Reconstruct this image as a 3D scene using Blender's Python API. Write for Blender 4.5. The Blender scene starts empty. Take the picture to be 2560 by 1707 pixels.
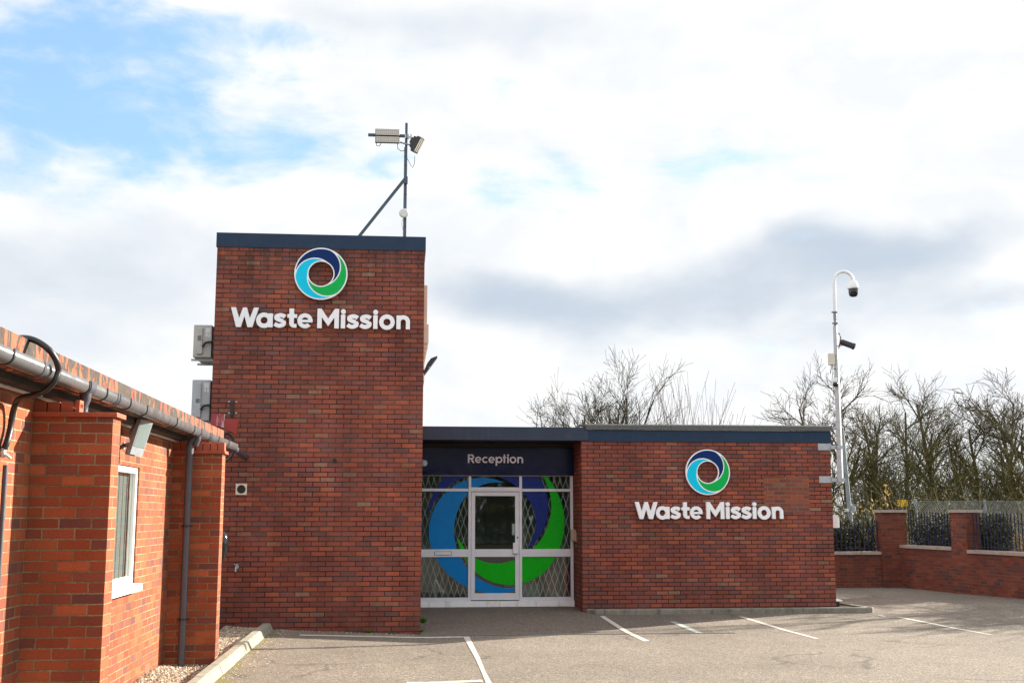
import bpy, bmesh, math, random
import numpy as np
from mathutils import Vector, Matrix
from mathutils.geometry import tessellate_polygon

R = math.radians
scene = bpy.context.scene
COL = scene.collection
rnd = random.Random(7)

# ------------------------------------------------------------------ camera model (metres; X along the facade, Y away, Z up)
F_PX, YAW, PITCH, CAM_H = 2871.2, 0.09414, 0.14886, 1.7653
_cy, _sy, _cp, _sp = math.cos(YAW), math.sin(YAW), math.cos(PITCH), math.sin(PITCH)
FW = Vector((_sy * _cp, _cy * _cp, _sp)); RT = Vector((_cy, -_sy, 0)); UP = RT.cross(FW)
CAM = Vector((0, 0, CAM_H))


def ray(x, y):
    return FW + RT * ((x - 1280) / F_PX) - UP * ((y - 853.5) / F_PX)


def onY(x, y, v):          # measured point on the vertical plane Y = v
    d = ray(x, y); return CAM + d * (v / d.y)


def onX(x, y, v):
    d = ray(x, y); return CAM + d * (v / d.x)


def onZ(x, y, v):
    d = ray(x, y); return CAM + d * ((v - CAM_H) / d.z)


# ------------------------------------------------------------------ scene helpers
def tag(o, label=None, cat=None, group=None, kind=None):
    if label: o['label'] = label
    if cat: o['category'] = cat
    if group: o['group'] = group
    if kind: o['kind'] = kind
    return o


def thing(name, label, cat, loc=(0, 0, 0), group=None):
    o = bpy.data.objects.new(name, None); COL.objects.link(o)
    o.location = loc; o.empty_display_size = .1
    return tag(o, label, cat, group)


class MB:
    """collects faces (world metres) and links them as ONE mesh object"""

    def __init__(s, uvo=(0, 0)):
        s.v = []; s.f = []; s.mi = []; s.uvo = uvo; s.smooth = []; s.cur = 0; s.sm = False

    def face(s, pts):
        n = len(s.v); s.v.extend([tuple(p) for p in pts]); s.f.append(list(range(n, n + len(pts)))); s.mi.append(s.cur); s.smooth.append(s.sm)

    def mesh(s, verts, faces, smooth=None):
        n = len(s.v); s.v.extend([tuple(p) for p in verts])
        for f in faces:
            s.f.append([i + n for i in f]); s.mi.append(s.cur); s.smooth.append(s.sm if smooth is None else smooth)

    def box(s, x0, x1, y0, y1, z0, z1, skip=''):
        x0, x1 = min(x0, x1), max(x0, x1); y0, y1 = min(y0, y1), max(y0, y1); z0, z1 = min(z0, z1), max(z0, z1)
        v = [(x0, y0, z0), (x1, y0, z0), (x1, y1, z0), (x0, y1, z0), (x0, y0, z1), (x1, y0, z1), (x1, y1, z1), (x0, y1, z1)]
        F = {'b': (0, 3, 2, 1), 't': (4, 5, 6, 7), 'f': (0, 1, 5, 4), 'k': (2, 3, 7, 6), 'l': (3, 0, 4, 7), 'r': (1, 2, 6, 5)}
        s.mesh(v, [F[k] for k in F if k not in skip])

    def cbox(s, x0, x1, y0, y1, z0, z1, b=.004):
        """box with chamfered edges"""
        x0, x1 = min(x0, x1), max(x0, x1); y0, y1 = min(y0, y1), max(y0, y1); z0, z1 = min(z0, z1), max(z0, z1)
        b = min(b, (x1 - x0) / 3, (y1 - y0) / 3, (z1 - z0) / 3)
        bm = bmesh.new(); bmesh.ops.create_cube(bm, size=1)
        for v in bm.verts:
            v.co = Vector(((x0 + x1) / 2 + v.co.x * (x1 - x0), (y0 + y1) / 2 + v.co.y * (y1 - y0), (z0 + z1) / 2 + v.co.z * (z1 - z0)))
        bmesh.ops.bevel(bm, geom=list(bm.edges), offset=b, segments=2, affect='EDGES', profile=.5)
        s.bm(bm)

    def bm(s, bm, smooth=None):
        bm.verts.index_update()
        s.mesh([v.co.copy() for v in bm.verts], [[v.index for v in f.verts] for f in bm.faces], smooth); bm.free()

    def obox(s, c, ax, ay, az, hx, hy, hz):
        """oriented box: centre, three unit axes, half sizes"""
        c, ax, ay, az = Vector(c), Vector(ax).normalized(), Vector(ay).normalized(), Vector(az).normalized()
        v = [c + ax * (hx * i) + ay * (hy * j) + az * (hz * k) for k in (-1, 1) for j in (-1, 1) for i in (-1, 1)]
        s.mesh(v, [(0, 2, 3, 1), (4, 5, 7, 6), (0, 1, 5, 4), (2, 6, 7, 3), (0, 4, 6, 2), (1, 3, 7, 5)])

    def tube(s, pts, r, n=8, cap=True, smooth=True):
        pts = [Vector(p) for p in pts]
        rs = r if isinstance(r, (list, tuple)) else [r] * len(pts)
        verts = []; faces = []
        up = None
        for i, p in enumerate(pts):
            d = (pts[min(i + 1, len(pts) - 1)] - pts[max(i - 1, 0)])
            if d.length < 1e-9: d = Vector((0, 0, 1))
            d.normalize()
            if up is None:
                up = Vector((0, 0, 1)) if abs(d.z) < .9 else Vector((1, 0, 0))
            a = d.cross(up).normalized(); up = a.cross(d).normalized()
            for k in range(n):
                t = 2 * math.pi * k / n
                verts.append(p + (a * math.cos(t) + up * math.sin(t)) * rs[i])
        for i in range(len(pts) - 1):
            for k in range(n):
                k2 = (k + 1) % n
                faces.append((i * n + k, i * n + k2, (i + 1) * n + k2, (i + 1) * n + k))
        s.mesh(verts, faces, smooth)
        if cap:
            m = len(pts) - 1
            s.mesh(verts[:n], [list(range(n))[::-1]], False); s.mesh(verts[m * n:], [list(range(n))], False)

    def prism(s, loops, O, U, V, d):
        """closed loops (u,v) -> slab whose back lies at O and whose front is d further along U x V"""
        O, U, V = Vector(O), Vector(U), Vector(V); N = U.cross(V)
        flat = [[Vector((p[0], p[1], 0)) for p in l] for l in loops]
        tris = tessellate_polygon(flat)
        p2 = [p for l in loops for p in l]
        fr = [O + U * p[0] + V * p[1] + N * d for p in p2]; bk = [O + U * p[0] + V * p[1] for p in p2]
        def area(t):
            a, b, c = (p2[i] for i in t); return (b[0] - a[0]) * (c[1] - a[1]) - (b[1] - a[1]) * (c[0] - a[0])
        T = [t if area(t) > 0 else t[::-1] for t in tris]
        n = len(p2)
        faces = [tuple(t) for t in T] + [tuple(i + n for i in t[::-1]) for t in T]
        k = 0
        for li, l in enumerate(loops):
            m = len(l)
            for i in range(m):
                a, b = k + i, k + (i + 1) % m
                faces.append((a, a + n, b + n, b) if li == 0 else (a, a + n, b + n, b))
            k += m
        s.mesh(fr + bk, faces)

    def build(s, name, mats, parent=None, recalc=False, top=False):
        """link as one mesh; parent keeps world coordinates; top=True puts the origin at the thing's base"""
        me = bpy.data.meshes.new(name)
        off = Vector((0, 0, 0))
        if top and s.v:
            A = np.array(s.v); off = Vector(((A[:, 0].min() + A[:, 0].max()) / 2, (A[:, 1].min() + A[:, 1].max()) / 2, A[:, 2].min()))
        me.from_pydata([tuple(Vector(v) - off) for v in s.v], [], s.f)
        for m in (mats if isinstance(mats, (list, tuple)) else [mats]): me.materials.append(m)
        me.polygons.foreach_set('material_index', s.mi)
        me.polygons.foreach_set('use_smooth', s.smooth)
        if recalc:
            b = bmesh.new(); b.from_mesh(me); bmesh.ops.remove_doubles(b, verts=b.verts, dist=1e-5)
            bmesh.ops.recalc_face_normals(b, faces=b.faces); b.to_mesh(me); b.free()
        me.update()
        nl = len(me.loops)
        vs = np.empty(len(me.vertices) * 3, np.float32); me.vertices.foreach_get('co', vs); vs = vs.reshape(-1, 3) + np.array(off, np.float32)
        li = np.empty(nl, np.int32); me.loops.foreach_get('vertex_index', li)
        pn = np.empty(len(me.polygons) * 3, np.float32); me.polygons.foreach_get('normal', pn); pn = np.abs(pn.reshape(-1, 3))
        lt = np.empty(len(me.polygons), np.int32); me.polygons.foreach_get('loop_total', lt)
        dom = np.repeat(pn.argmax(1), lt); co = vs[li]
        u = np.where(dom == 0, co[:, 1], co[:, 0]) - s.uvo[0]; v = np.where(dom == 2, co[:, 1], co[:, 2]) - s.uvo[1]
        uv = me.uv_layers.new(name='UVMap'); uv.data.foreach_set('uv', np.stack([u, v], 1).astype(np.float32).ravel())
        o = bpy.data.objects.new(name, me); COL.objects.link(o); o.location = off
        if parent is not None:
            o.parent = parent
            w = Vector(parent.location); q = parent.parent
            while q is not None:
                q_off = q.location; w = w if parent.type == 'MESH' and parent.parent is not None else w; q = q.parent
            root = parent
            while root.parent is not None: root = root.parent
            if parent is root:
                o.matrix_parent_inverse = Matrix.Translation(-Vector(root.location))
            # a child of a part: the part already carries world coordinates
        return o


def circle(cx, cy, r, n=64, ccw=True):
    l = [(cx + r * math.cos(2 * math.pi * i / n), cy + r * math.sin(2 * math.pi * i / n)) for i in range(n)]
    return l if ccw else l[::-1]


# ------------------------------------------------------------------ outlines from distance fields (letters and emblem)
def f_ring(cx, cy, r, hw): return lambda X, Y: np.abs(np.hypot(X - cx, Y - cy) - r) - hw
def f_disc(cx, cy, r): return lambda X, Y: np.hypot(X - cx, Y - cy) - r
def f_rect(x0, y0, x1, y1):
    return lambda X, Y: np.maximum(np.abs(X - (x0 + x1) / 2) - (x1 - x0) / 2, np.abs(Y - (y0 + y1) / 2) - (y1 - y0) / 2)
def f_half(px, py, nx, ny):
    k = math.hypot(nx, ny); return lambda X, Y: ((X - px) * nx + (Y - py) * ny) / k
def f_or(*fs):
    def g(X, Y):
        r = fs[0](X, Y)
        for f in fs[1:]: r = np.minimum(r, f(X, Y))
        return r
    return g
def f_and(*fs):
    def g(X, Y):
        r = fs[0](X, Y)
        for f in fs[1:]: r = np.maximum(r, f(X, Y))
        return r
    return g
def f_not(f): return lambda X, Y: -f(X, Y)
def f_stroke(pts, hw):
    P = [pts[0]] + list(pts) + [pts[-1]]; path = []
    for i in range(len(P) - 3):
        p0, p1, p2, p3 = [np.array(q, float) for q in P[i:i + 4]]
        for t in np.linspace(0, 1, 9)[:-1]:
            path.append(.5 * (2 * p1 + (p2 - p0) * t + (2 * p0 - 5 * p1 + 4 * p2 - p3) * t * t + (3 * p1 - p0 - 3 * p2 + p3) * t ** 3))
    path.append(np.array(P[-1], float))
    def g(X, Y):
        r = np.full(X.shape, 9.)
        for a, b in zip(path[:-1], path[1:]):
            d = b - a; t = np.clip(((X - a[0]) * d[0] + (Y - a[1]) * d[1]) / max(d @ d, 1e-12), 0, 1)
            r = np.minimum(r, np.hypot(X - a[0] - t * d[0], Y - a[1] - t * d[1]))
        r = r - hw
        for a, b in ((path[1], path[0]), (path[-2], path[-1])):      # butt ends
            d = (b - a) / np.linalg.norm(b - a)
            near = np.hypot(X - b[0], Y - b[1]) < hw * 1.6
            cut = (X - b[0]) * d[0] + (Y - b[1]) * d[1]
            r = np.where(near, np.maximum(r, cut), r)
        return r
    return g


def contour(f, x0, x1, y0, y1, h, eps):
    xs = np.arange(x0, x1 + h, h) + 1.3e-4; ys = np.arange(y0, y1 + h, h) + 1.7e-4
    X, Y = np.meshgrid(xs, ys, indexing='ij'); D = f(X, Y); D = np.where(np.abs(D) < 1e-7, 1e-7, D)
    nxt = {}; pos = {}
    def pt(a, b):
        k = (a, b) if a < b else (b, a)
        if k not in pos:
            (i, j), (m, n) = k; t = D[i, j] / (D[i, j] - D[m, n]); pos[k] = (xs[i] + t * (xs[m] - xs[i]), ys[j] + t * (ys[n] - ys[j]))
        return k
    S = D < 0; n = S[:-1, :-1].astype(int) + S[1:, :-1] + S[1:, 1:] + S[:-1, 1:]
    for i, j in np.argwhere((n > 0) & (n < 4)):
        c = [(i, j), (i + 1, j), (i + 1, j + 1), (i, j + 1)]; ins = [S[q] for q in c]
        outs = []; inn = []
        for k in range(4):
            if ins[k] and not ins[(k + 1) % 4]: outs.append(pt(c[k], c[(k + 1) % 4]))
            if not ins[k] and ins[(k + 1) % 4]: inn.append(pt(c[k], c[(k + 1) % 4]))
        for a, b in zip(outs, inn): nxt[a] = b
    loops = []
    while nxt:
        a = next(iter(nxt)); l = []
        while a in nxt:
            l.append(pos[a]); a = nxt.pop(a)
        if len(l) > 8: loops.append(simplify(l, eps))
    area = lambda l: .5 * sum(l[i - 1][0] * l[i][1] - l[i][0] * l[i - 1][1] for i in range(len(l)))
    outer = [l for l in loops if area(l) > 0]; holes = [l for l in loops if area(l) < 0]
    res = []
    for o in outer:
        hs = [q for q in holes if inside(q[0], o)]
        res.append([o] + hs)
    return res


def inside(p, l):
    c = False
    for i in range(len(l)):
        a, b = l[i - 1], l[i]
        if (a[1] > p[1]) != (b[1] > p[1]) and p[0] < (b[0] - a[0]) * (p[1] - a[1]) / (b[1] - a[1]) + a[0]: c = not c
    return c


def simplify(l, eps):
    def dp(a):
        if len(a) < 3: return a
        p, q = np.array(a[0]), np.array(a[-1]); A = np.array(a[1:-1]); d = q - p; L = np.hypot(*d)
        dist = np.hypot(*(A - p).T) if L < 1e-9 else np.abs(d[0] * (A[:, 1] - p[1]) - d[1] * (A[:, 0] - p[0])) / L
        k = int(dist.argmax())
        if dist[k] < eps: return [a[0], a[-1]]
        return dp(a[:k + 2])[:-1] + dp(a[k + 1:])
    m = len(l) // 2
    r = dp(l[:m + 1])[:-1] + dp(l[m:] + [l[0]])[:-1]
    return r


def L_s(x):   # heavy s, x-height 0.735
    return f_stroke([(x + .575, .545), (x + .47, .615), (x + .33, .635), (x + .165, .575), (x + .15, .47), (x + .26, .405), (x + .40, .36), (x + .515, .285), (x + .50, .165), (x + .33, .095), (x + .19, .115), (x + .055, .19)], .108)


def L_poly(pts):
    def g(X, Y):
        r = np.full(X.shape, 9.); c = np.zeros(X.shape, bool)
        for i in range(len(pts)):
            a, b = pts[i - 1], pts[i]; dx, dy = b[0] - a[0], b[1] - a[1]
            t = np.clip(((X - a[0]) * dx + (Y - a[1]) * dy) / max(dx * dx + dy * dy, 1e-12), 0, 1)
            r = np.minimum(r, np.hypot(X - a[0] - t * dx, Y - a[1] - t * dy))
            if dy != 0: c ^= ((a[1] > Y) != (b[1] > Y)) & (X < dx * (Y - a[1]) / dy + a[0])
        return np.where(c, -r, r)
    return g


def heavy_letters():
    W = [(0, 1), (.244, 1), (.414, .445), (.596, 1), (.783, 1), (.948, .445), (1.139, 1), (1.373, 1), (1.083, 0), (.84, 0), (.679, .567), (.503, 0), (.275, 0)]
    M = [(0, 0), (0, 1), (.205, 1), (.545, .495), (.882, 1), (1.087, 1), (1.087, 0), (.86, 0), (.86, .56), (.548, .11), (.225, .56), (.225, 0)]
    out = []
    sh = lambda P, dx: [(p[0] + dx, p[1]) for p in P]
    out.append(('poly', sh(W, 0))); out.append(('poly', sh(M, 4.323)))
    def a(x): return f_or(f_ring(x + .40, .36, .285, .115), f_rect(x + .60, 0, x + .838, .72))
    def e(x):
        cx, cy = x + .388, .365
        wedge = f_and(f_half(cx, .285, 0, 1), f_half(cx, cy, -.66, -.75))
        return f_or(f_and(f_ring(cx, cy, .28, .108), f_not(wedge)), f_rect(x + .17, .285, x + .755, .425))
    def t(x):
        stem = f_rect(x + .10, .22, x + .34, .99)
        hook = f_and(f_disc(x + .34, .24, .24), f_half(x + .34, .24, 1, 1.0))
        return f_or(stem, f_rect(x, .50, x + .497, .70), f_and(f_disc(x + .34, .24, .24), f_half(x + .34, .24, 1, 0), f_half(x + .34, .24, 0, 1)), f_rect(x + .335, 0, x + .48, .205))
    def i_(x): return f_or(f_rect(x, 0, x + .231, .717))
    def o(x): return f_ring(x + .40, .36, .29, .112)
    def n(x):
        arch = f_and(f_ring(x + .352, .385, .24, .111), f_half(0, .385, 0, -1))
        return f_or(f_rect(x, 0, x + .224, .72), arch, f_rect(x + .483, 0, x + .703, .39))
    specs = [(a(1.26), 1.2, 2.2), (L_s(2.128), 2.05, 2.9), (t(2.811), 2.75, 3.4), (e(3.318), 3.2, 4.2), (i_(5.503), 5.4, 5.8), (f_disc(5.628, .868, .132), 5.45, 5.8),
             (L_s(5.785), 5.7, 6.5), (L_s(6.436), 6.35, 7.15), (i_(7.142), 7.05, 7.45), (f_disc(7.262, .868, .13), 7.1, 7.45), (o(7.444), 7.35, 8.4), (n(8.32), 8.2, 9.15)]
    for f, x0, x1 in specs: out.append(('sdf', f, x0, x1))
    return out


def light_letters():   # "Reception", cap height 1
    def Rr(x):
        bowl = f_and(f_ring(x + .45, .70, .20, .10), f_half(x + .45, 0, -1, 0))
        leg = L_poly([(x + .30, .47), (x + .535, .47), (x + .775, 0), (x + .545, 0)])
        return f_or(f_rect(x, 0, x + .2, 1), f_rect(x + .1, .80, x + .46, 1), f_rect(x + .1, .40, x + .46, .60), bowl, leg)
    def e(x):
        cx, cy = x + .375, .37
        wedge = f_and(f_half(cx, .30, 0, 1), f_half(cx, cy, -.66, -.75))
        return f_or(f_and(f_ring(cx, cy, .285, .09), f_not(wedge)), f_rect(x + .15, .30, x + .74, .43))
    def c(x):
        cx, cy = x + .375, .37
        wedge = f_and(f_half(cx, cy, -.68, .73), f_half(cx, cy, -.68, -.73))
        return f_and(f_ring(cx, cy, .285, .09), f_not(wedge))
    def p(x): return f_or(f_rect(x, -.29, x + .19, .735), f_ring(x + .425, .37, .285, .09))
    def t(x): return f_or(f_rect(x + .09, 0, x + .28, 1.0), f_rect(x, .58, x + .42, .73))
    def i_(x): return f_rect(x, 0, x + .197, .735)
    def o(x): return f_ring(x + .40, .37, .30, .095)
    def n(x): return f_or(f_rect(x, 0, x + .19, .735), f_and(f_ring(x + .345, .40, .245, .095), f_half(0, .40, 0, -1)), f_rect(x + .495, 0, x + .685, .41))
    return [('sdf', Rr(0), -.05, .85), ('sdf', e(.824), .75, 1.65), ('sdf', c(1.647), 1.55, 2.35), ('sdf', e(2.37), 2.3, 3.15), ('sdf', p(3.196), 3.1, 4.0),
            ('sdf', t(4.03), 3.95, 4.5), ('sdf', i_(4.54), 4.45, 4.8), ('sdf', f_disc(4.63, .91, .125), 4.45, 4.8), ('sdf', o(4.81), 4.7, 5.65), ('sdf', n(5.706), 5.6, 6.5)]


def lettering(mb, specs, O, cap, depth, h=.014):
    for s in specs:
        if s[0] == 'poly':
            P = s[1]; ar = sum(P[i - 1][0] * P[i][1] - P[i][0] * P[i - 1][1] for i in range(len(P)))
            sets = [[P if ar > 0 else P[::-1]]]
        else:
            f_ = s[1]; sets = contour((lambda X, Y, f_=f_: f_(X, Y) + .006), s[2], s[3], -.35, 1.08, h, .0018)
        for loops in sets:
            mb.prism([[(p[0] * cap, p[1] * cap) for p in l] for l in loops], O, (1, 0, 0), (0, 0, 1), depth)


def emblem_bands(gap, inset, hole=.47, r=.735, off=.268, share=.5):
    """three interlocking crescents in a unit disc: (navy, cyan, green)"""
    ang = (211.8, 91.7, 331.7); C = [(off * math.cos(R(a)), off * math.sin(R(a))) for a in ang]
    def band(a, b):       # outside arc b, inside arc a; each arc winds half a turn clockwise from the rim to the hole
        def f(X, Y):
            psi = np.mod(ang[b] - np.degrees(np.arctan2(Y, X)), 360)
            d_in = np.hypot(X - C[a][0], Y - C[a][1]) - (r - gap * share); d_out = (r + gap * (1 - share)) - np.hypot(X - C[b][0], Y - C[b][1])
            rho = np.hypot(X, Y)
            v = np.maximum(rho - (1 - inset), hole + inset * .9 - rho)
            v = np.maximum(v, np.where(psi < 120, -1, d_in)); v = np.maximum(v, np.where(psi > 180, -1, d_out))
            return np.where(psi > 299, np.maximum(v, .02), v)
        return f
    return [band(1, 0), band(0, 2), band(2, 1)]


# ------------------------------------------------------------------ materials
def new_mat(name):
    m = bpy.data.materials.new(name); m.use_nodes = True
    nt = m.node_tree; bs = nt.nodes['Principled BSDF']
    return m, nt, bs


class NT:
    def __init__(s, nt): s.nt = nt
    def n(s, t, **kw):
        nd = s.nt.nodes.new(t)
        for k, v in kw.items(): setattr(nd, k, v)
        return nd
    def l(s, a, b): s.nt.links.new(a, b)
    def math(s, op, a, b=None, c=None, clamp=False):
        nd = s.n('ShaderNodeMath', operation=op); nd.use_clamp = clamp
        for i, v in enumerate((a, b, c)):
            if v is None: continue
            if hasattr(v, 'is_linked'): s.l(v, nd.inputs[i])
            else: nd.inputs[i].default_value = v
        return nd.outputs[0]
    def mix(s, fac, a, b, mode='MIX'):
        nd = s.n('ShaderNodeMix', data_type='RGBA', blend_type=mode)
        for i, v in ((0, fac), (6, a), (7, b)):
            if hasattr(v, 'is_linked'): s.l(v, nd.inputs[i])
            elif isinstance(v, (tuple, list)): nd.inputs[i].default_value = (*v, 1) if len(v) == 3 else v
            else: nd.inputs[i].default_value = v
        return nd.outputs[2]
    def noise(s, vec, scale, detail=4, rough=.55, dist=0):
        nd = s.n('ShaderNodeTexNoise'); nd.inputs['Scale'].default_value = scale; nd.inputs['Detail'].default_value = detail
        nd.inputs['Roughness'].default_value = rough; nd.inputs['Distortion'].default_value = dist
        if vec is not None: s.l(vec, nd.inputs['Vector'])
        return nd.outputs['Fac']
    def ramp(s, fac, stops, interp='LINEAR'):
        nd = s.n('ShaderNodeValToRGB'); cr = nd.color_ramp; cr.interpolation = interp
        while len(cr.elements) < len(stops): cr.elements.new(.5)
        for e, (p, c) in zip(cr.elements, stops):
            e.position = p; e.color = (*c, 1) if len(c) == 3 else c
        s.l(fac, nd.inputs[0]); return nd.outputs[0]
    def mapr(s, v, a, b, c=0., d=1.):
        nd = s.n('ShaderNodeMapRange'); nd.clamp = True
        s.l(v, nd.inputs[0])
        for i, q in zip((1, 2, 3, 4), (a, b, c, d)): nd.inputs[i].default_value = q
        return nd.outputs[0]
    def vmul(s, vec, k):
        nd = s.n('ShaderNodeVectorMath', operation='MULTIPLY'); s.l(vec, nd.inputs[0]); nd.inputs[1].default_value = k; return nd.outputs[0]
    def bump(s, h, strength, dist, normal=None):
        nd = s.n('ShaderNodeBump'); nd.inputs['Strength'].default_value = strength; nd.inputs['Distance'].default_value = dist
        s.l(h, nd.inputs['Height'])
        if normal is not None: s.l(normal, nd.inputs['Normal'])
        return nd.outputs[0]


def plain(name, col, rough=.5, metal=0., var=.12, scale=6., bump=0., spec=.5, dirt=None):
    m, nt, bs = new_mat(name); g = NT(nt)
    tc = g.n('ShaderNodeTexCoord').outputs['Object']
    n = g.noise(tc, scale, 5)
    k = g.mapr(n, .25, .75, 1 - var, 1 + var)
    c = g.n('ShaderNodeVectorMath', operation='SCALE'); c.inputs[0].default_value = col; g.l(k, c.inputs['Scale'])
    out = c.outputs[0]
    if dirt:
        out = g.mix(g.mapr(g.noise(g.vmul(tc, (1, 1, .25)), 9, 6, .65), .52, .72, 0, dirt[1]), out, dirt[0])
    g.l(out, bs.inputs['Base Color'])
    bs.inputs['Metallic'].default_value = metal; bs.inputs['Specular IOR Level'].default_value = spec
    g.l(g.mapr(g.noise(tc, scale * 3, 4), .3, .7, max(rough - .08, .02), min(rough + .08, 1)), bs.inputs['Roughness'])
    if bump: g.l(g.bump(g.noise(tc, scale * 14, 3), bump, .004), bs.inputs['Normal'])
    return m


def brick(name, stops, mortar_a, mortar_b, msize=.0052, streak=.22, grime=(.72, 1.1), depth=.006, white=.0, top_grime=None, patch=None):
    m, nt, bs = new_mat(name); g = NT(nt)
    uv = g.n('ShaderNodeTexCoord').outputs['UV']; ob = g.n('ShaderNodeTexCoord').outputs['Object']
    wob = g.n('ShaderNodeTexNoise'); wob.inputs['Scale'].default_value = 30; wob.inputs['Detail'].default_value = 3; g.l(uv, wob.inputs['Vector'])
    sub = g.n('ShaderNodeVectorMath', operation='SUBTRACT'); g.l(wob.outputs['Color'], sub.inputs[0]); sub.inputs[1].default_value = (.5, .5, .5)
    sc = g.vmul(sub.outputs[0], (.010, .010, 0))
    add = g.n('ShaderNodeVectorMath', operation='ADD'); g.l(uv, add.inputs[0]); g.l(sc, add.inputs[1])
    bt = g.n('ShaderNodeTexBrick'); g.l(add.outputs[0], bt.inputs['Vector'])
    bt.offset = .5; bt.offset_frequency = 2; bt.squash = 1; bt.squash_frequency = 2
    for k, v in (('Scale', 1.), ('Mortar Size', msize), ('Mortar Smooth', .25), ('Bias', 0.), ('Brick Width', .225), ('Row Height', .075)): bt.inputs[k].default_value = v
    bt.inputs['Color1'].default_value = (0, 0, 0, 1); bt.inputs['Color2'].default_value = (1, 1, 1, 1); bt.inputs['Mortar'].default_value = (.5, .5, .5, 1)
    val = g.n('ShaderNodeSeparateColor'); g.l(bt.outputs['Color'], val.inputs[0])
    st = g.noise(g.vmul(uv, (14, 9, 1)), 1., 4, .6)
    st2 = g.noise(uv, .9, 3)
    k = g.math('ADD', val.outputs[0], g.math('MULTIPLY', g.math('SUBTRACT', st, .5), streak))
    k = g.math('ADD', k, g.math('MULTIPLY', g.math('SUBTRACT', st2, .5), .30), clamp=True)
    col = g.ramp(k, stops)
    # per brick brightness, second hash
    wn = g.n('ShaderNodeTexWhiteNoise', noise_dimensions='1D'); g.l(g.math('MULTIPLY', val.outputs[0], 913.7), wn.inputs['W'])
    col = g.mix(1., col, g.ramp(wn.outputs['Value'], [(0, (.84, .84, .84)), (1, (1.13, 1.13, 1.13))]), 'MULTIPLY')
    fine = g.noise(uv, 90, 4, .7)
    col = g.mix(1., col, g.ramp(fine, [(.25, (.72, .72, .72)), (.75, (1.22, 1.22, 1.22))]), 'MULTIPLY')
    mort = g.mix(g.mapr(g.noise(uv, 1.6, 4), .42, .6), mortar_a, mortar_b)
    mort = g.mix(1., mort, g.ramp(g.noise(uv, 60, 3), [(.3, (.65, .65, .65)), (.7, (1.25, 1.25, 1.25))]), 'MULTIPLY')
    fac = bt.outputs['Fac']
    col = g.mix(fac, col, mort)
    gr = g.mapr(g.noise(g.vmul(uv, (1.0, .45, 1)), 1.3, 6, .62), .32, .66, grime[0], grime[1])
    gc = g.n('ShaderNodeCombineColor'); [g.l(gr, gc.inputs[i]) for i in range(3)]
    col = g.mix(1., col, gc.outputs[0], 'MULTIPLY')
    if white:      # lime bloom
        col = g.mix(g.mapr(g.noise(uv, 7, 6, .7), .64, .78, 0, white), col, (.55, .52, .48))
    if top_grime:  # run-off stains below the roof trim (fixed dirt, in metres above the footing)
        sep = g.n('ShaderNodeSeparateXYZ'); g.l(uv, sep.inputs[0])
        run = g.noise(g.vmul(uv, (9, .5, 1)), 1., 4, .6)
        f = g.math('MULTIPLY', g.mapr(sep.outputs[1], top_grime - .75, top_grime, 0, 1), g.mapr(run, .40, .66, 0, .75))
        col = g.mix(f, col, (.035, .03, .026))
        f = g.math('MULTIPLY', g.mapr(sep.outputs[1], .5, -.1, 0, 1), g.mapr(g.noise(uv, 4, 4), .35, .65, .1, .6))
        col = g.mix(f, col, (.05, .035, .03))
    if patch:      # relaid bricks with pale joints
        sep = g.n('ShaderNodeSeparateXYZ'); g.l(uv, sep.inputs[0])
        inx = g.math('MULTIPLY', g.math('GREATER_THAN', sep.outputs[0], patch[0]), g.math('LESS_THAN', sep.outputs[0], patch[1]))
        inz = g.math('MULTIPLY', g.math('GREATER_THAN', sep.outputs[1], patch[2]), g.math('LESS_THAN', sep.outputs[1], patch[3]))
        pm = g.math('MULTIPLY', g.math('MULTIPLY', inx, inz), fac)
        col = g.mix(g.math('MULTIPLY', pm, .75), col, (.24, .18, .11))
    g.l(col, bs.inputs['Base Color']); bs.inputs['Specular IOR Level'].default_value = .25
    bs.inputs['Roughness'].default_value = .88
    crease = g.noise(g.vmul(uv, (12, 55, 1)), 1., 5, .7)
    h = g.math('ADD', g.math('ADD', g.math('SUBTRACT', 1., fac), g.math('MULTIPLY', fine, .25)), g.math('MULTIPLY', crease, .45))
    g.l(g.bump(h, .9, depth), bs.inputs['Normal'])
    return m


M = {}
RED = [(0, (.175, .080, .072)), (.06, (.195, .076, .064)), (.22, (.220, .072, .058)), (.5, (.252, .075, .053)), (.76, (.285, .080, .050)), (.9, (.335, .090, .050)), (.96, (.275, .105, .066)), (1, (.265, .150, .098))]
M['brick_tower'] = brick('old_red_brick', RED, (.030, .022, .018), (.085, .062, .048), msize=.0074, grime=(.66, 1.14), top_grime=5.95, white=.14)
M['brick_annexe'] = brick('dark_red_brick', RED, (.026, .018, .016), (.055, .040, .034), msize=.0074, grime=(.70, 1.10), white=.10, patch=(3.42, 4.28, 1.72, 2.36))
ORG = [(0, (.155, .060, .050)), (.12, (.215, .066, .042)), (.3, (.275, .068, .034)), (.6, (.315, .075, .031)), (.85, (.355, .090, .036)), (1, (.40, .108, .045))]
M['brick_left'] = brick('orange_red_brick', ORG, (.20, .145, .078), (.33, .255, .145), msize=.0062, grime=(.74, 1.12), depth=.009, white=.10)
M['brick_boundary'] = brick('brown_red_brick', [(0, (.10, .05, .045)), (.2, (.155, .05, .038)), (.6, (.195, .054, .034)), (1, (.24, .068, .038))], (.12, .085, .06), (.20, .15, .11), grime=(.7, 1.05), white=.12)
M['navy_trim'] = plain('navy_trim_metal', (.008, .028, .066), .42, 0, .12, 3, spec=.3, dirt=((.04, .05, .06), .25))
M['navy_trim_light'] = plain('navy_trim_reflection', (.016, .029, .060), .40, 0, .15, 3, spec=.4, dirt=((.07, .08, .09), .3))  # paler copy of the trim navy; its reflection is put into the colour
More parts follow.
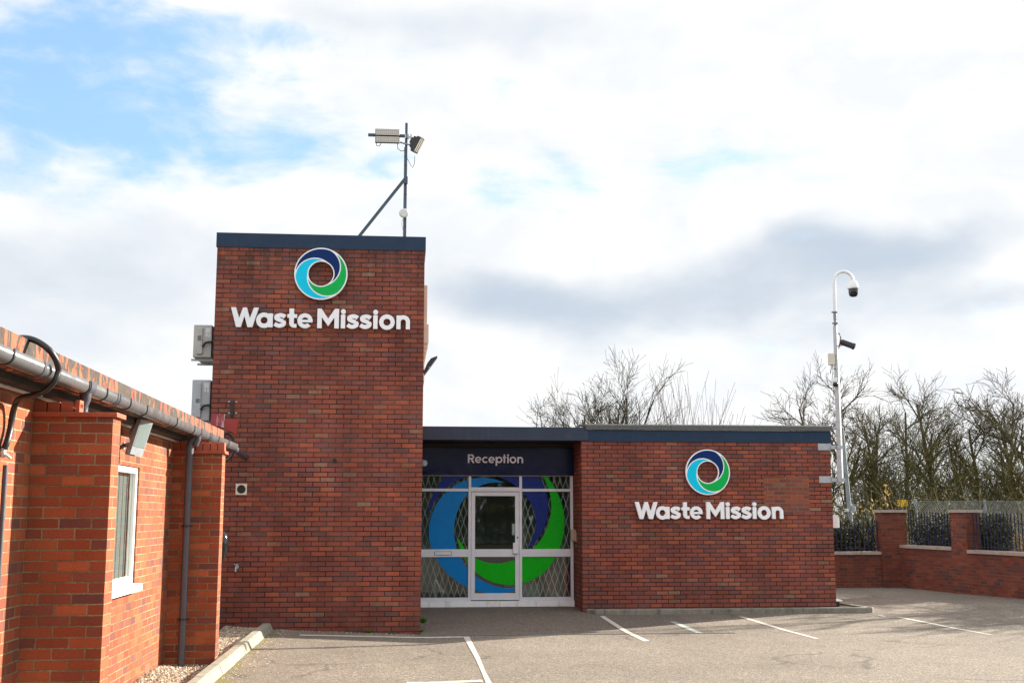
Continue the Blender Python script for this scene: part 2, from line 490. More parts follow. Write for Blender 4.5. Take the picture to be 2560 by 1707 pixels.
M['felt'] = plain('mineral_felt', (.10, .106, .102), .95, 0, .25, 20, .6)
M['roof'] = plain('roof_felt', (.06, .06, .06), .95, 0, .2, 5)
M['sign_navy'] = plain('sign_navy_gloss', (.005, .009, .046), .2, 0, .1, 2, spec=.22)
M['white'] = plain('white_sign_face', (.86, .87, .89), .38, 0, .03, 4)
M['white_text'] = plain('lilac_white_vinyl', (.84, .80, .88), .5, 0, .05, 4)
M['em_navy'] = plain('emblem_navy', (.006, .028, .13), .4, 0, .05, 4, spec=.1)
M['em_cyan'] = plain('emblem_cyan', (.0, .56, .80), .35, 0, .04, 4, spec=.18)
M['em_green'] = plain('emblem_green', (.0, .42, .075), .35, 0, .04, 4, spec=.18)
M['vi_navy'] = plain('vinyl_navy', (.006, .022, .19), .3, 0, .06, 2, spec=.18)
M['vi_blue'] = plain('vinyl_blue', (.0, .19, .52), .3, 0, .06, 2, spec=.18)
M['vi_green'] = plain('vinyl_green', (.0, .42, .004), .3, 0, .06, 2, spec=.18)
M['alu'] = plain('satin_aluminium', (.70, .71, .75), .4, .0, .06, 5)
M['alu_dark'] = plain('dull_aluminium', (.36, .37, .38), .5, .3, .1, 5)
M['cill_white'] = plain('worn_white_paint', (.87, .87, .86), .6, 0, .06, 6, dirt=((.28, .25, .22), .5))
M['upvc'] = plain('white_upvc', (.82, .82, .80), .35, 0, .03, 6)
M['black_plastic'] = plain('black_plastic', (.012, .012, .014), .42, 0, .2, 8)
M['black_gloss'] = plain('black_gloss', (.008, .009, .011), .15, 0, .2, 8)
M['grey_plastic'] = plain('weathered_grey_gutter', (.105, .107, .112), .25, 0, .04, 3, dirt=((.08, .075, .07), .12))
M['grey_pipe'] = plain('slate_grey_pipe', (.060, .064, .080), .42, 0, .10, 4)
M['galv'] = plain('galvanised_steel', (.40, .42, .44), .45, .55, .16, 14)
M['galv_dull'] = plain('dull_galvanised', (.25, .28, .30), .6, .3, .16, 14)
M['white_metal'] = plain('white_powder_coat', (.74, .75, .76), .4, 0, .05, 8)
M['ac_beige'] = plain('aged_beige_casing', (.47, .46, .42), .5, 0, .10, 5, dirt=((.2, .2, .14), .35))
M['ac_grey'] = plain('pale_grey_casing', (.44, .47, .49), .5, 0, .06, 5)
M['paper'] = plain('paper_label', (.72, .74, .74), .7, 0, .04, 30)
M['steel_blue'] = plain('blue_grey_painted_steel', (.045, .075, .11), .5, 0, .12, 8)
M['led'] = plain('led_lens_panel', (.50, .47, .41), .35, 0, .08, 60)
M['led_dot'] = plain('led_lens', (.27, .25, .22), .25, 0, .08, 60)
M['dish'] = plain('off_white_radome', (.66, .67, .63), .5, 0, .05, 6)
M['red_sheet'] = plain('red_painted_sheet', (.30, .028, .022), .6, 0, .15, 9)
M['red_sheet_worn'] = plain('worn_red_sheet', (.30, .035, .045), .55, 0, .18, 12, dirt=((.62, .62, .62), .95))
M['cream'] = plain('cream_render', (.62, .52, .44), .8, 0, .06, 8)
M['beige_box'] = plain('beige_plastic', (.40, .31, .24), .55, 0, .06, 10)
M['cream_box'] = plain('cream_plastic', (.62, .59, .48), .55, 0, .05, 10)
M['blue_cap'] = plain('blue_plastic', (.02, .06, .35), .4)
M['conc'] = plain('concrete_kerb', (.265, .245, .19), .92, 0, .25, 6, .5, dirt=((.10, .095, .06), .75))
M['conc_dark'] = plain('stained_concrete_kerb', (.20, .185, .15), .92, 0, .3, 7, .5, dirt=((.05, .05, .04), .8))
M['coping'] = plain('pale_stone_coping', (.37, .31, .265), .85, 0, .12, 6, .3, dirt=((.16, .14, .12), .6))
M['rail_blue'] = plain('blue_railing_paint', (.010, .022, .06), .4, 0, .15, 8)
M['tile'] = plain('clay_tile', (.36, .085, .04), .8, 0, .2, 12)
M['cable_grey'] = plain('pale_cable', (.48, .48, .46), .5, 0, .15, 20)
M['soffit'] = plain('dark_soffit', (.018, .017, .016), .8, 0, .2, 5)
M['line'] = plain('worn_road_paint', (.50, .465, .40), .8, 0, .14, 10, .3, dirt=((.24, .21, .175), .85))
M['line_green'] = plain('faded_green_paint', (.30, .335, .30), .85, 0, .15, 10, .3, dirt=((.26, .24, .2), .8))
M['drain'] = plain('drain_steel', (.15, .15, .145), .6, .4, .2, 20)
M['interior_floor'] = plain('carpet_tiles', (.42, .38, .33), .95, 0, .15, 4)
M['interior_wall'] = plain('interior_wall', (.48, .55, .52), .8, 0, .1, 2)
M['interior_post'] = plain('pale_green_post', (.45, .55, .50), .6, 0, .06, 6)
M['interior_dark'] = plain('dark_counter', (.035, .035, .04), .6, 0, .1, 6)
M['red_bag'] = plain('red_banner', (.42, .004, .010), .6, 0, .08, 6)
M['pink_panel'] = plain('pink_panel', (.40, .22, .19), .7, 0, .08, 6)
M['lamp_glass'] = plain('lamp_glass', (.16, .20, .20), .12, 0, .1, 4)
M['reflection_strips'] = plain('grey_green_reflection', (.36, .41, .40), .8, 0, .12, 5)  # grey-green of the window's reflection put into a flat colour
M['grille'] = plain('white_grille', (.78, .80, .78), .5, 0, .05, 10)
M['yellow'] = plain('yellow_sign', (.70, .43, .01), .5, 0, .05, 20)
M['soil'] = plain('bare_soil', (.10, .085, .06), .95, 0, .3, 3, .5)


def mat_fascia():
    m, nt, bs = new_mat('flaking_red_paint'); g = NT(nt)
    ob = g.n('ShaderNodeTexCoord').outputs['Object']
    v = g.vmul(ob, (1, 1.0, .42))
    n = g.noise(v, 7.5, 7, .68, .6)
    big = g.noise(ob, .55, 2)
    k = g.math('ADD', n, g.math('MULTIPLY', g.math('SUBTRACT', big, .5), .35))
    paint = g.ramp(g.noise(ob, 14, 4), [(.3, (.34, .06, .03)), (.6, (.46, .092, .038)), (.8, (.52, .15, .085))])
    bare = g.ramp(g.noise(ob, 10, 6, .7), [(.3, (.020, .016, .013)), (.6, (.060, .046, .034)), (.8, (.10, .076, .054))])
    bare = g.mix(g.mapr(g.noise(ob, 3.2, 5, .7), .58, .68), bare, (.16, .15, .03))
    f = g.mapr(k, .540, .556)
    g.l(g.mix(f, bare, paint), bs.inputs['Base Color']); bs.inputs['Roughness'].default_value = .9
    g.l(g.bump(g.math('ADD', f, g.math('MULTIPLY', g.noise(ob, 60, 3), .5)), .7, .004), bs.inputs['Normal'])
    return m


def mat_asphalt():
    m, nt, bs = new_mat('worn_asphalt'); g = NT(nt)
    ob = g.n('ShaderNodeTexCoord').outputs['Object']
    fine = g.noise(ob, 130, 3, .75)
    vor = g.n('ShaderNodeTexVoronoi'); vor.inputs['Scale'].default_value = 75; g.l(ob, vor.inputs['Vector'])
    vc = g.n('ShaderNodeSeparateColor'); g.l(vor.outputs['Color'], vc.inputs[0])
    big = g.noise(ob, .35, 5, .6); mid = g.noise(g.vmul(ob, (1, .55, 1)), 2.2, 5, .65)
    base = g.ramp(big, [(.3, (.150, .128, .103)), (.5, (.182, .156, .127)), (.7, (.212, .183, .150))])
    base = g.mix(g.mapr(mid, .5, .7, 0, .40), base, (.13, .108, .085))
    base = g.mix(g.mapr(g.noise(ob, 1.1, 3), .6, .75, 0, .3), base, (.30, .25, .185))
    agg = g.ramp(vc.outputs[0], [(0, (.50, .49, .48)), (.5, (.95, .95, .95)), (.82, (1.25, 1.22, 1.18)), (1, (2.1, 2.0, 1.9))])
    col = g.mix(1., base, agg, 'MULTIPLY')
    col = g.mix(1., col, g.ramp(fine, [(.3, (.62, .62, .62)), (.7, (1.3, 1.3, 1.3))]), 'MULTIPLY')
    spots = g.noise(ob, 9, 2); col = g.mix(g.mapr(spots, .74, .79, 0, .7), col, (.05, .045, .04))
    ve = g.n('ShaderNodeTexVoronoi', feature='DISTANCE_TO_EDGE'); ve.inputs['Scale'].default_value = .33
    wv_ = g.n('ShaderNodeTexNoise'); wv_.inputs['Scale'].default_value = 1.7; wv_.inputs['Detail'].default_value = 6; g.l(ob, wv_.inputs['Vector'])
    ad_ = g.n('ShaderNodeVectorMath', operation='MULTIPLY_ADD'); g.l(wv_.outputs['Color'], ad_.inputs[0]); ad_.inputs[1].default_value = (.9, .9, 0); g.l(ob, ad_.inputs[2]); g.l(ad_.outputs[0], ve.inputs['Vector'])
    crack = g.math('MULTIPLY', g.mapr(ve.outputs['Distance'], .012, .003), g.mapr(g.noise(ob, .5, 2), .5, .56))
    col = g.mix(g.math('MULTIPLY', crack, .6), col, (.06, .05, .042))
    oil = g.math('MULTIPLY', g.mapr(g.noise(g.vmul(ob, (.8, 1.5, 1)), 1.35, 4, .6), .63, .72), .45)
    col = g.mix(oil, col, g.mix(1., (.12, .10, .082), agg, 'MULTIPLY'))
    # repaired darker tarmac apron in front of the entrance
    sep = g.n('ShaderNodeSeparateXYZ'); g.l(ob, sep.inputs[0])
    edge = g.math('ADD', sep.outputs[1], g.math('MULTIPLY', mid, .12))
    ap = g.math('MULTIPLY', g.mapr(edge, 17.86, 17.90), g.math('LESS_THAN', sep.outputs[0], 4.85))
    col = g.mix(g.math('MULTIPLY', ap, .55), col, g.mix(1., (.12, .098, .085), agg, 'MULTIPLY'))
    # moss at the foot of the kerb
    mo = g.math('MULTIPLY', g.mapr(g.math('ADD', sep.outputs[0], g.math('MULTIPLY', g.noise(ob, 2.2, 4), .35)), -1.52, -1.70), g.mapr(g.noise(ob, 5, 5), .46, .58))
    col = g.mix(g.math('MULTIPLY', mo, .8), col, (.17, .15, .018))
    g.l(col, bs.inputs['Base Color']); bs.inputs['Roughness'].default_value = .92; bs.inputs['Specular IOR Level'].default_value = .3
    h = g.math('ADD', g.math('MULTIPLY', vor.outputs['Distance'], -.8), g.math('MULTIPLY', fine, .6))
    g.l(g.bump(h, .75, .008), bs.inputs['Normal'])
    return m


def mat_glass(name, tint=(.75, .85, .82), gl=.9):
    m = bpy.data.materials.new(name); m.use_nodes = True; nt = m.node_tree; nt.nodes.clear(); g = NT(nt)
    tr = g.n('ShaderNodeBsdfTransparent'); tr.inputs[0].default_value = (*tint, 1)
    gs = g.n('ShaderNodeBsdfGlossy'); gs.inputs['Roughness'].default_value = .02; gs.inputs['Color'].default_value = (gl, gl, gl, 1)
    fr = g.n('ShaderNodeFresnel'); fr.inputs['IOR'].default_value = 1.55
    ob = g.n('ShaderNodeTexCoord').outputs['Object']
    g.l(g.bump(g.noise(ob, 2.2, 2), .08, .01), gs.inputs['Normal'])
    mx = g.n('ShaderNodeMixShader'); g.l(g.math('MULTIPLY', fr.outputs[0], 1.6, clamp=True), mx.inputs[0]); g.l(tr.outputs[0], mx.inputs[1]); g.l(gs.outputs[0], mx.inputs[2])
    out = g.n('ShaderNodeOutputMaterial'); g.l(mx.outputs[0], out.inputs[0])
    return m


def mat_varied(name, stops, scale=3., rough=.85, attr=False):
    m, nt, bs = new_mat(name); g = NT(nt)
    if attr:
        f = g.n('ShaderNodeAttribute', attribute_name='tone').outputs['Fac']
    else:
        f = g.noise(g.n('ShaderNodeTexCoord').outputs['Object'], scale, 4)
    g.l(g.ramp(f, stops), bs.inputs['Base Color']); bs.inputs['Roughness'].default_value = rough
    bs.inputs['Specular IOR Level'].default_value = .25
    return m


def mat_bark():
    """dark bark; lichen coats the lower limbs"""
    m, nt, bs = new_mat('lichen_bark'); g = NT(nt)
    geo = g.n('ShaderNodeNewGeometry').outputs['Position']; ob = g.n('ShaderNodeTexCoord').outputs['Object']
    sep = g.n('ShaderNodeSeparateXYZ'); g.l(geo, sep.inputs[0])
    z = g.math('ADD', sep.outputs[2], g.math('MULTIPLY', g.math('SUBTRACT', g.noise(ob, .9, 3), .5), 3.5))
    lich = g.ramp(g.noise(ob, 3, 4), [(.3, (.070, .062, .016)), (.7, (.165, .142, .042))])
    bark = g.ramp(g.noise(ob, 6, 3), [(.3, (.045, .038, .030)), (.7, (.115, .094, .073))])
    g.l(g.mix(g.mapr(z, 3.4, 6.2), lich, bark), bs.inputs['Base Color']); bs.inputs['Roughness'].default_value = .9
    return m


M['fascia'] = mat_fascia(); M['asphalt'] = mat_asphalt()
M['glass'] = mat_glass('clear_glass'); M['glass_dark'] = mat_glass('grey_glass', (.66, .70, .69))
M['pebble'] = mat_varied('mixed_pebbles', [(0, (.09, .065, .05)), (.3, (.24, .18, .12)), (.6, (.36, .28, .19)), (.85, (.46, .40, .31)), (1, (.62, .58, .50))], attr=True)
M['gravel_bed'] = mat_varied('gravel_bed', [(.3, (.07, .05, .04)), (.5, (.22, .17, .12)), (.7, (.40, .32, .23))], 55)
M['bark'] = mat_bark()
M['bark_mid'] = mat_varied('olive_brown_bark', [(.3, (.030, .027, .014)), (.6, (.058, .048, .024)), (.8, (.078, .060, .040))], 2)
M['bark_pink'] = mat_varied('reddish_twig_bark', [(.3, (.075, .05, .04)), (.7, (.13, .085, .068))], 2)
M['leaf_olive'] = mat_varied('olive_leaves', [(0, (.028, .027, .006)), (.5, (.060, .053, .013)), (1, (.10, .085, .025))], attr=True)
M['leaf_dark'] = mat_varied('dark_hedge_leaves', [(0, (.010, .012, .006)), (.6, (.036, .037, .016)), (1, (.095, .088, .038))], attr=True)
M['leaf_green'] = mat_varied('fresh_green_leaves', [(0, (.03, .08, .008)), (.5, (.09, .17, .015)), (1, (.22, .26, .03))], attr=True)
M['leaf_gold'] = mat_varied('gold_and_pink_leaves', [(0, (.16, .07, .05)), (.4, (.30, .17, .10)), (.7, (.45, .28, .05)), (.9, (.55, .32, .02)), (1, (.5, .2, .22))], attr=True)
M['weed'] = mat_varied('weed_leaves', [(0, (.03, .12, .008)), (1, (.10, .26, .02))], attr=True)
M['stem_pale'] = plain('dry_pale_stems', (.42, .36, .28), .9, 0, .2, 10)
M['ground'] = mat_varied('rough_grass_ground', [(.3, (.035, .045, .015)), (.6, (.07, .07, .03)), (.8, (.10, .085, .05))], 1.2, .95)


# ------------------------------------------------------------------ ground
def sstep(a, b, x):
    t = min(max((x - a) / (b - a), 0), 1); return t * t * (3 - 2 * t)


def gz(x, y):
    z = -.045 + .095 * min(max((.3 - x) / 2.25, 0), 1)
    up = min(max((y - 18.2) / 3.7, 0), 1)
    if x < 3.3: up = max(up - max(.3 - x, 0) * .3, 0)
    z += .095 * up * (1 - .4 * sstep(3.3, 3.7, x))
    if y > 22: z -= .05 * min((y - 22) / 4, 1)
    return z


gm = MB(); N = 150.
gm.face([(-300, -300, -.16), (300, -300, -.16), (300, 600, -.16), (-300, 600, -.16)])
tag(gm.build('ground', M['ground']), kind='structure')

xs = [-9, -5, -3, -2.4] + [-1.95 + .15 * i for i in range(16)] + [.3 + .7 * i for i in range(1, 20)] + [14.6]
xs = sorted(set(round(x, 3) for x in xs if x < 14.7)); ys = [-14, -8, -3, 2, 6, 9, 11] + [12 + .4 * i for i in range(42)] + [29.2]
ys = sorted(set(y for y in ys if y <= 29.2))
am = MB(); am.sm = True
V = [(x, y, gz(x, y)) for y in ys for x in xs]; nx = len(xs)
am.mesh(V, [(j * nx + i, j * nx + i + 1, (j + 1) * nx + i + 1, (j + 1) * nx + i) for j in range(len(ys) - 1) for i in range(nx - 1)])
am.build('car_park', M['asphalt'])['kind'] = 'structure'


def painted(name, mat, left, right, lift=.004, kind='structure'):
    """painted strip given by photo-measured edge points, laid on the car park surface"""
    mb = MB()
    def g3(p):
        z = -.03
        for _ in range(4):
            q = onZ(p[0], p[1], z); z = gz(q.x, q.y) + lift
        return onZ(p[0], p[1], z)
    Ls = [g3(p) for p in left]; Rs = [g3(p) for p in right]
    def dens(P):
        o = []
        for a, b in zip(P[:-1], P[1:]):
            o += [a.lerp(b, t / 5) for t in range(5)]
        o.append(P[-1]); return [Vector((q.x, q.y, gz(q.x, q.y) + lift)) for q in o]
    Ls, Rs = dens(Ls), dens(Rs)
    mb.mesh(Ls + Rs, [(i, i + len(Ls), i + 1 + len(Ls), i + 1) for i in range(len(Ls) - 1)])
    return tag(mb.build(name, mat), kind=kind)


painted('parking_line', M['line'], [(1157.5, 1590), (1186, 1640), (1203, 1677), (1217, 1712), (1236, 1765)], [(1173, 1589.6), (1200, 1643), (1213.5, 1677), (1233, 1712), (1256, 1765)])
painted('parking_line', M['line'], [(749, 1584.8), (950, 1588.7), (1156, 1589.6)], [(749, 1587.6), (950, 1591.6), (1157, 1592.2)])
painted('parking_line', M['line'], [(1016, 1703.5), (1204, 1697.8)], [(1016, 1709), (1208, 1702.5)])
painted('parking_line', M['line'], [(1498.6, 1539.2), (1562, 1579.2), (1609, 1602)], [(1511, 1539), (1576, 1579), (1624, 1600.8)])
painted('parking_line', M['line'], [(1846.3, 1540.2), (1900, 1557), (2036.2, 1595)], [(1858.7, 1540.2), (1916, 1557.4), (2051, 1596)])
painted('parking_line', M['line'], [(2191.6, 1537.2), (2209, 1540.4)], [(2205, 1537), (2216, 1540.2)])
painted('parking_line', M['line'], [(2238.4, 1541.2), (2330, 1559), (2470, 1585)], [(2252, 1541.2), (2345, 1559.3), (2485, 1586)])
painted('parking_line', M['line_green'], [(1673.7, 1552.5), (1704, 1566), (1740.3, 1581)], [(1688, 1552.5), (1722, 1566), (1760, 1582)])

# drain channel: steel slot between two concrete lips
dm = MB()
x = .12
while x < 4.75:
    z = gz(x + .25, 17.75)
    dm.box(x, x + .495, 17.70, 17.715, z - .02, z + .006); dm.box(x, x + .495, 17.765, 17.78, z - .02, z + .006)
    for k in range(12): dm.box(x + .01 + k * .041, x + .03 + k * .041, 17.716, 17.764, z - .02, z + .004)
    x += .5
tag(dm.build('drain_channel', M['drain'], top=True), 'narrow slotted steel drain channel set across the asphalt before the entrance', 'drain')

# left kerb: half-battered stones
km = MB(); y = 3.0; kr = random.Random(3)
while y < 17.85:
    L = min(.915, 17.93 - y); dz = kr.uniform(-.004, .004); dx = kr.uniform(-.004, .004)
    prof = [(-2.065, -.1), (-2.065, .135), (-2.055, .15), (-1.965, .15), (-1.945, .138), (-1.895, .02), (-1.895, -.1)]
    a = [(p[0] + dx, y + .004, p[1] + dz) for p in prof]; b = [(p[0] + dx, y + L - .004, p[1] + dz) for p in prof]
    n = len(prof); km.mesh(a + b, [(i, (i + 1) % n, n + (i + 1) % n, n + i) for i in range(n)] + [list(range(n))[::-1], [n + i for i in range(n)]])
    y += .915
tag(km.build('kerb', M['conc'], recalc=True), kind='structure')

# annexe kerb
km = MB()
def kerbrun(P, w, z0f, z1, steps):
    for a, b in zip(P[:-1], P[1:]):
        a, b = Vector((*a, 0)), Vector((*b, 0)); L = (b - a).length; d = (b - a).normalized(); nrm = Vector((d.y, -d.x, 0))
        n = max(1, round(L / .9)); 
        for i in range(n):
            p, q = a + d * (L * i / n + .004), a + d * (L * (i + 1) / n - .004)
            prof = [(0, -.12), (0, z1 - .015), (.012, z1), (w, z1), (w, -.12)]
            A = [p - nrm * u + Vector((0, 0, v)) for u, v in prof]; B = [q - nrm * u + Vector((0, 0, v)) for u, v in prof]
            m = len(prof); km.mesh(A + B, [(k, (k + 1) % m, m + (k + 1) % m, m + k) for k in range(m)] + [list(range(m))[::-1], [m + k for k in range(m)]])
kerbrun([(3.30, 20.78), (3.42, 20.64), (3.6, 20.62), (8.50, 20.62)], .13, 0, .088, 0)
kerbrun([(8.51, 20.62), (8.58, 20.70), (8.35, 22.0)], .12, 0, .088, 0)
tag(km.build('kerb', M['conc_dark'], recalc=True), kind='structure')
fm = MB(); fm.box(7.99, 8.36, 20.97, 21.9, -.1, .06)
tag(fm.build('planting_bed', M['soil']), kind='structure')
fm = MB(); fm.box(3.42, 8.42, 20.752, 20.948, -.1, .072)
tag(fm.build('kerb_bed', M['soil']), kind='structure')

# gravel
vm = MB()
gx = [-2.64 + .08 * i for i in range(8)]; gyy = [3 + .2 * i for i in range(75)]
pr = random.Random(11)
V = [(x, y, .075 + .03 * math.sin(y * 2.1) * math.sin(x * 9) + .025 * sstep(-2.25, -2.6, x)) for y in gyy for x in gx]; n = len(gx)
vm.mesh(V, [(j * n + i, j * n + i + 1, (j + 1) * n + i + 1, (j + 1) * n + i) for j in range(len(gyy) - 1) for i in range(n - 1)])
vm.cur = 1; tones = [.4] * len(vm.f)
def pebble(mb, x, y, z, r, tone):
    q = [pr.uniform(.6, 1.3) for _ in range(3)]; a = pr.uniform(0, 3.14); ca, sa = math.cos(a) * r, math.sin(a) * r
    P = [(x + ca * q[0], y + sa * q[0], z), (x - sa * q[1], y + ca * q[1], z), (x - ca * q[0], y - sa * q[0], z), (x + sa * q[1], y - ca * q[1], z), (x, y, z + r * .7 * q[2])]
    mb.mesh(P, [(0, 1, 4), (1, 2, 4), (2, 3, 4), (3, 0, 4)], True); tones.extend([tone] * 4)
for i in range(7500):
    y = 11.2 + 6.78 * pr.random() ** 1.15; x = pr.uniform(-2.63, -2.075)
    z = .078 + .03 * math.sin(y * 2.1) * math.sin(x * 9) + .025 * sstep(-2.25, -2.6, x)
    pebble(vm, x, y, z, pr.uniform(.009, .019), pr.random())
for i in range(420):      # stones strayed onto the asphalt beside the kerb
    y = pr.uniform(12, 17.9); x = -1.885 + abs(pr.gauss(0, .16)); pebble(vm, x, y, gz(x, y) + .001, pr.uniform(.006, .013), .3 + .7 * pr.random())
for i in range(260):
    x = pr.uniform(-1.85, .25); y = 17.97 - abs(pr.gauss(0, .14)); pebble(vm, x, y, gz(x, y) + .001, pr.uniform(.006, .012), .3 + .7 * pr.random())
go = vm.build('gravel', [M['gravel_bed'], M['pebble']])
at = go.data.attributes.new('tone', 'FLOAT', 'FACE'); at.data.foreach_set('value', np.array(tones, np.float32))
tag(go, kind='stuff')

# ------------------------------------------------------------------ brick tower
TX0, TX1, TY, TY2 = -2.952, .298, 17.98, 22.9
tower = thing('brick_tower', 'tall square red brick tower with a navy roof trim', 'building', (-1.33, 20.4, 0))
mb = MB((TX0, 0)); mb.box(TX0, TX1, TY, TY2, -.3, 5.93, 't'); mb.build('wall', M['brick_tower'], tower)
mb = MB(); mb.box(TX0 + .02, TX1 - .02, TY + .02, TY2 - .02, 5.931, 6.02); mb.build('roof', M['roof'], tower)
mb = MB()
e = .016
for (x0, x1) in ((TX0 - e, -1.4178), (-1.417, TX1 + e)):
    mb.box(x0, x1, TY - e, TY - .0005, 5.912, 6.128); mb.box(x0, x1, TY - e, TY + .13, 6.129, 6.139)
mb.box(TX0 - e, TX0 - .0005, TY + .0005, TY2 + e, 5.912, 6.128); mb.box(TX1 + .0005, TX1 + e, TY + .0005, TY2 + e, 5.912, 6.128)
mb.box(TX0 - e + .001, TX1 + e - .001, TY2 + .001, TY2 + e, 5.912, 6.128)
mb.box(TX0 - e + .002, TX0 + .12, TY + .131, TY2, 6.1, 6.137); mb.box(TX1 - .12, TX1 + e - .002, TY + .131, TY2, 6.1, 6.137)
fa = mb.build('roof_trim', M['navy_trim'], tower)
for px in (614, 652, 761, 1011):
    mb = MB(); c = onY(px, 617, TY - e); c.z = 5.925; mb.tube([c, c + Vector((0, -.012, 0))], .008, 8); mb.build('screw', M['black_plastic'], fa)
# pale pilaster standing proud of the sunny side, further back
mb = MB(); mb.box(TX1 + .0005, .372, 19.3, 20.2, 4.95, 5.62); mb.box(TX1 + .0005, .40, 19.28, 20.22, 4.62, 4.948)
for k in range(4): mb.box(TX1 + .0005, .392 - .012 * k, 19.29, 20.2, 4.60 - .075 * k, 4.615 - .075 * k); mb.box(TX1 + .0005, .380 - .013 * k, 19.3, 20.2, 4.545 - .075 * k, 4.598 - .075 * k)
mb.box(TX1 + .0005, .335, 19.3, 20.2, 3.98, 4.31)
mb.build('pilaster', M['cream'], tower)
# flue plate
v0, v1 = onY(589, 1237, TY), onY(618, 1208, TY)
cx, cz = (v0.x + v1.x) / 2, (v0.z + v1.z) / 2; hs = (v1.x - v0.x) / 2
mb = MB(); mb.prism([[(-hs, -hs), (hs, -hs), (hs, hs), (-hs, hs)], circle(0, 0, hs * .78, 40, False)], (cx, TY - .001, cz), (1, 0, 0), (0, 0, 1), .022)
vt = mb.build('vent', M['cream_box'], tower)
mb = MB(); mb.tube([(cx, TY - .001, cz), (cx, TY - .006, cz)], hs * .76, 32); mb.build('vent_duct', M['black_plastic'], vt)
# tap
c = onY(592, 1421, TY)
mb = MB(); mb.tube([(c.x, TY, c.z + .03), (c.x, TY - .07, c.z + .03), (c.x - .005, TY - .09, c.z + .0), (c.x - .005, TY - .09, c.z - .04)], .012, 10)
mb.tube([(c.x, TY - .05, c.z + .03), (c.x, TY - .05, c.z + .065)], .007, 8); mb.tube([(c.x - .035, TY - .05, c.z + .068), (c.x + .03, TY - .05, c.z + .068)], .006, 8)
mb.tube([(c.x, TY - .001, c.z + .03), (c.x, TY - .008, c.z + .03)], .03, 16)
mb.build('tap', M['galv'], tower)
c = onY(837, 1151, TY); mb = MB(); mb.tube([(c.x, TY, c.z), (c.x, TY - .02, c.z)], .03, 20); mb.build('overflow_cap', M['soffit'], tower)

# red flashing sheets and black strap plate
fl = thing('red_flashing', 'two red metal flashing sheets patched on the tower brick above the gutter end', 'flashing', tuple(onY(570, 1085, TY)))
def sheet(pts, m, y):
    P = [onY(*p, TY) for p in pts]; mb = MB(); o = P[0]
    mb.prism([[(p.x, p.z) for p in P][::-1]], (0, y, 0), (1, 0, 0), (0, 0, 1), .008); return mb.build('sheet', m, fl, recalc=True)
s1 = sheet([(529, 1033), (564, 1035), (560, 1069), (527, 1061)], M['red_sheet_worn'], TY - .010); s1['label'] = 'dull crimson sheet with flaked white edges'
s2 = sheet([(563.5, 1046), (601, 1047), (594, 1060), (592, 1086), (560.5, 1070)], M['red_sheet'], TY - .001); s2['label'] = 'bright red sheet'
sp = thing('cable_box', 'slim black upright cable box with four wall tabs above the red sheets', 'cable box', tuple(onY(581, 1042, TY)))
a, b = onY(576, 1041.5, TY), onY(585.5, 1002.5, TY); mb = MB(); mb.cbox(a.x, b.x, TY - .03, TY - .0005, a.z, b.z, .006); mb.build('cover', M['black_plastic'], sp)
for px, py in ((573, 1004), (591, 1004.5), (573, 1032.5), (590.5, 1032.5)):
    c = onY(px, py, TY); mb = MB(); mb.cbox(c.x - .014, c.x + .014, TY - .012, TY - .0005, c.z - .011, c.z + .011, .003); mb.build('tab', M['galv'], sp)


# ------------------------------------------------------------------ emblem and lettering signs (the same kit on both walls)
def emblem(name, label, cx, cz, ywall, r, grp):
    root = thing(name, label, 'emblem sign', (cx, ywall, cz - r), grp)
    mb = MB(); mb.prism([circle(0, 0, r, 128), circle(0, 0, r * .47, 96, False)], (cx, ywall - .032, cz), (1, 0, 0), (0, 0, 1), .045)
    mb.build('backing_ring', M['white'], root)
    for a in (45, 135, 225, 315):
        mb = MB(); x, z = cx + r * .75 * math.cos(R(a)), cz + r * .75 * math.sin(R(a)); mb.tube([(x, ywall - .0005, z), (x, ywall - .0315, z)], .012, 10); mb.build('standoff', M['galv'], root)
    for f, m, nm in zip(emblem_bands(.047, .048), (M['em_navy'], M['em_cyan'], M['em_green']), ('navy', 'cyan', 'green')):
        mb = MB()
        for loops in contour(f, -1.02, 1.02, -1.02, 1.02, .012, .0009):
            mb.prism([[(p[0] * r, p[1] * r) for p in l] for l in loops], (cx, ywall - .0771, cz), (1, 0, 0), (0, 0, 1), .003)
        mb.build(nm + '_band', m, root)
    return root


HEAVY = heavy_letters()


def name_sign(label, x0, zb, ywall, cap, grp):
    mb = MB(); lettering(mb, HEAVY, (x0, ywall - .012, zb), cap, .062)
    o = mb.build('lettering_sign', M['white'], top=True); return tag(o, label, 'lettering sign', grp)


emblem('emblem_sign', 'round navy, cyan and green swirl emblem high on the tall tower', -1.327, 5.497, TY, .4145, 'round swirl emblems')
emblem('emblem_sign', 'round navy, cyan and green swirl emblem on the low brick wall beside the entrance', 5.60, 2.527, 20.953, .417, 'round swirl emblems')
name_sign('white raised letters reading Waste Mission on the tall brick tower', -2.695, 4.632, TY, .3075, 'white company lettering')
name_sign('white raised letters reading Waste Mission on the low brick wall', 4.225, 1.674, 20.953, .3085, 'white company lettering')

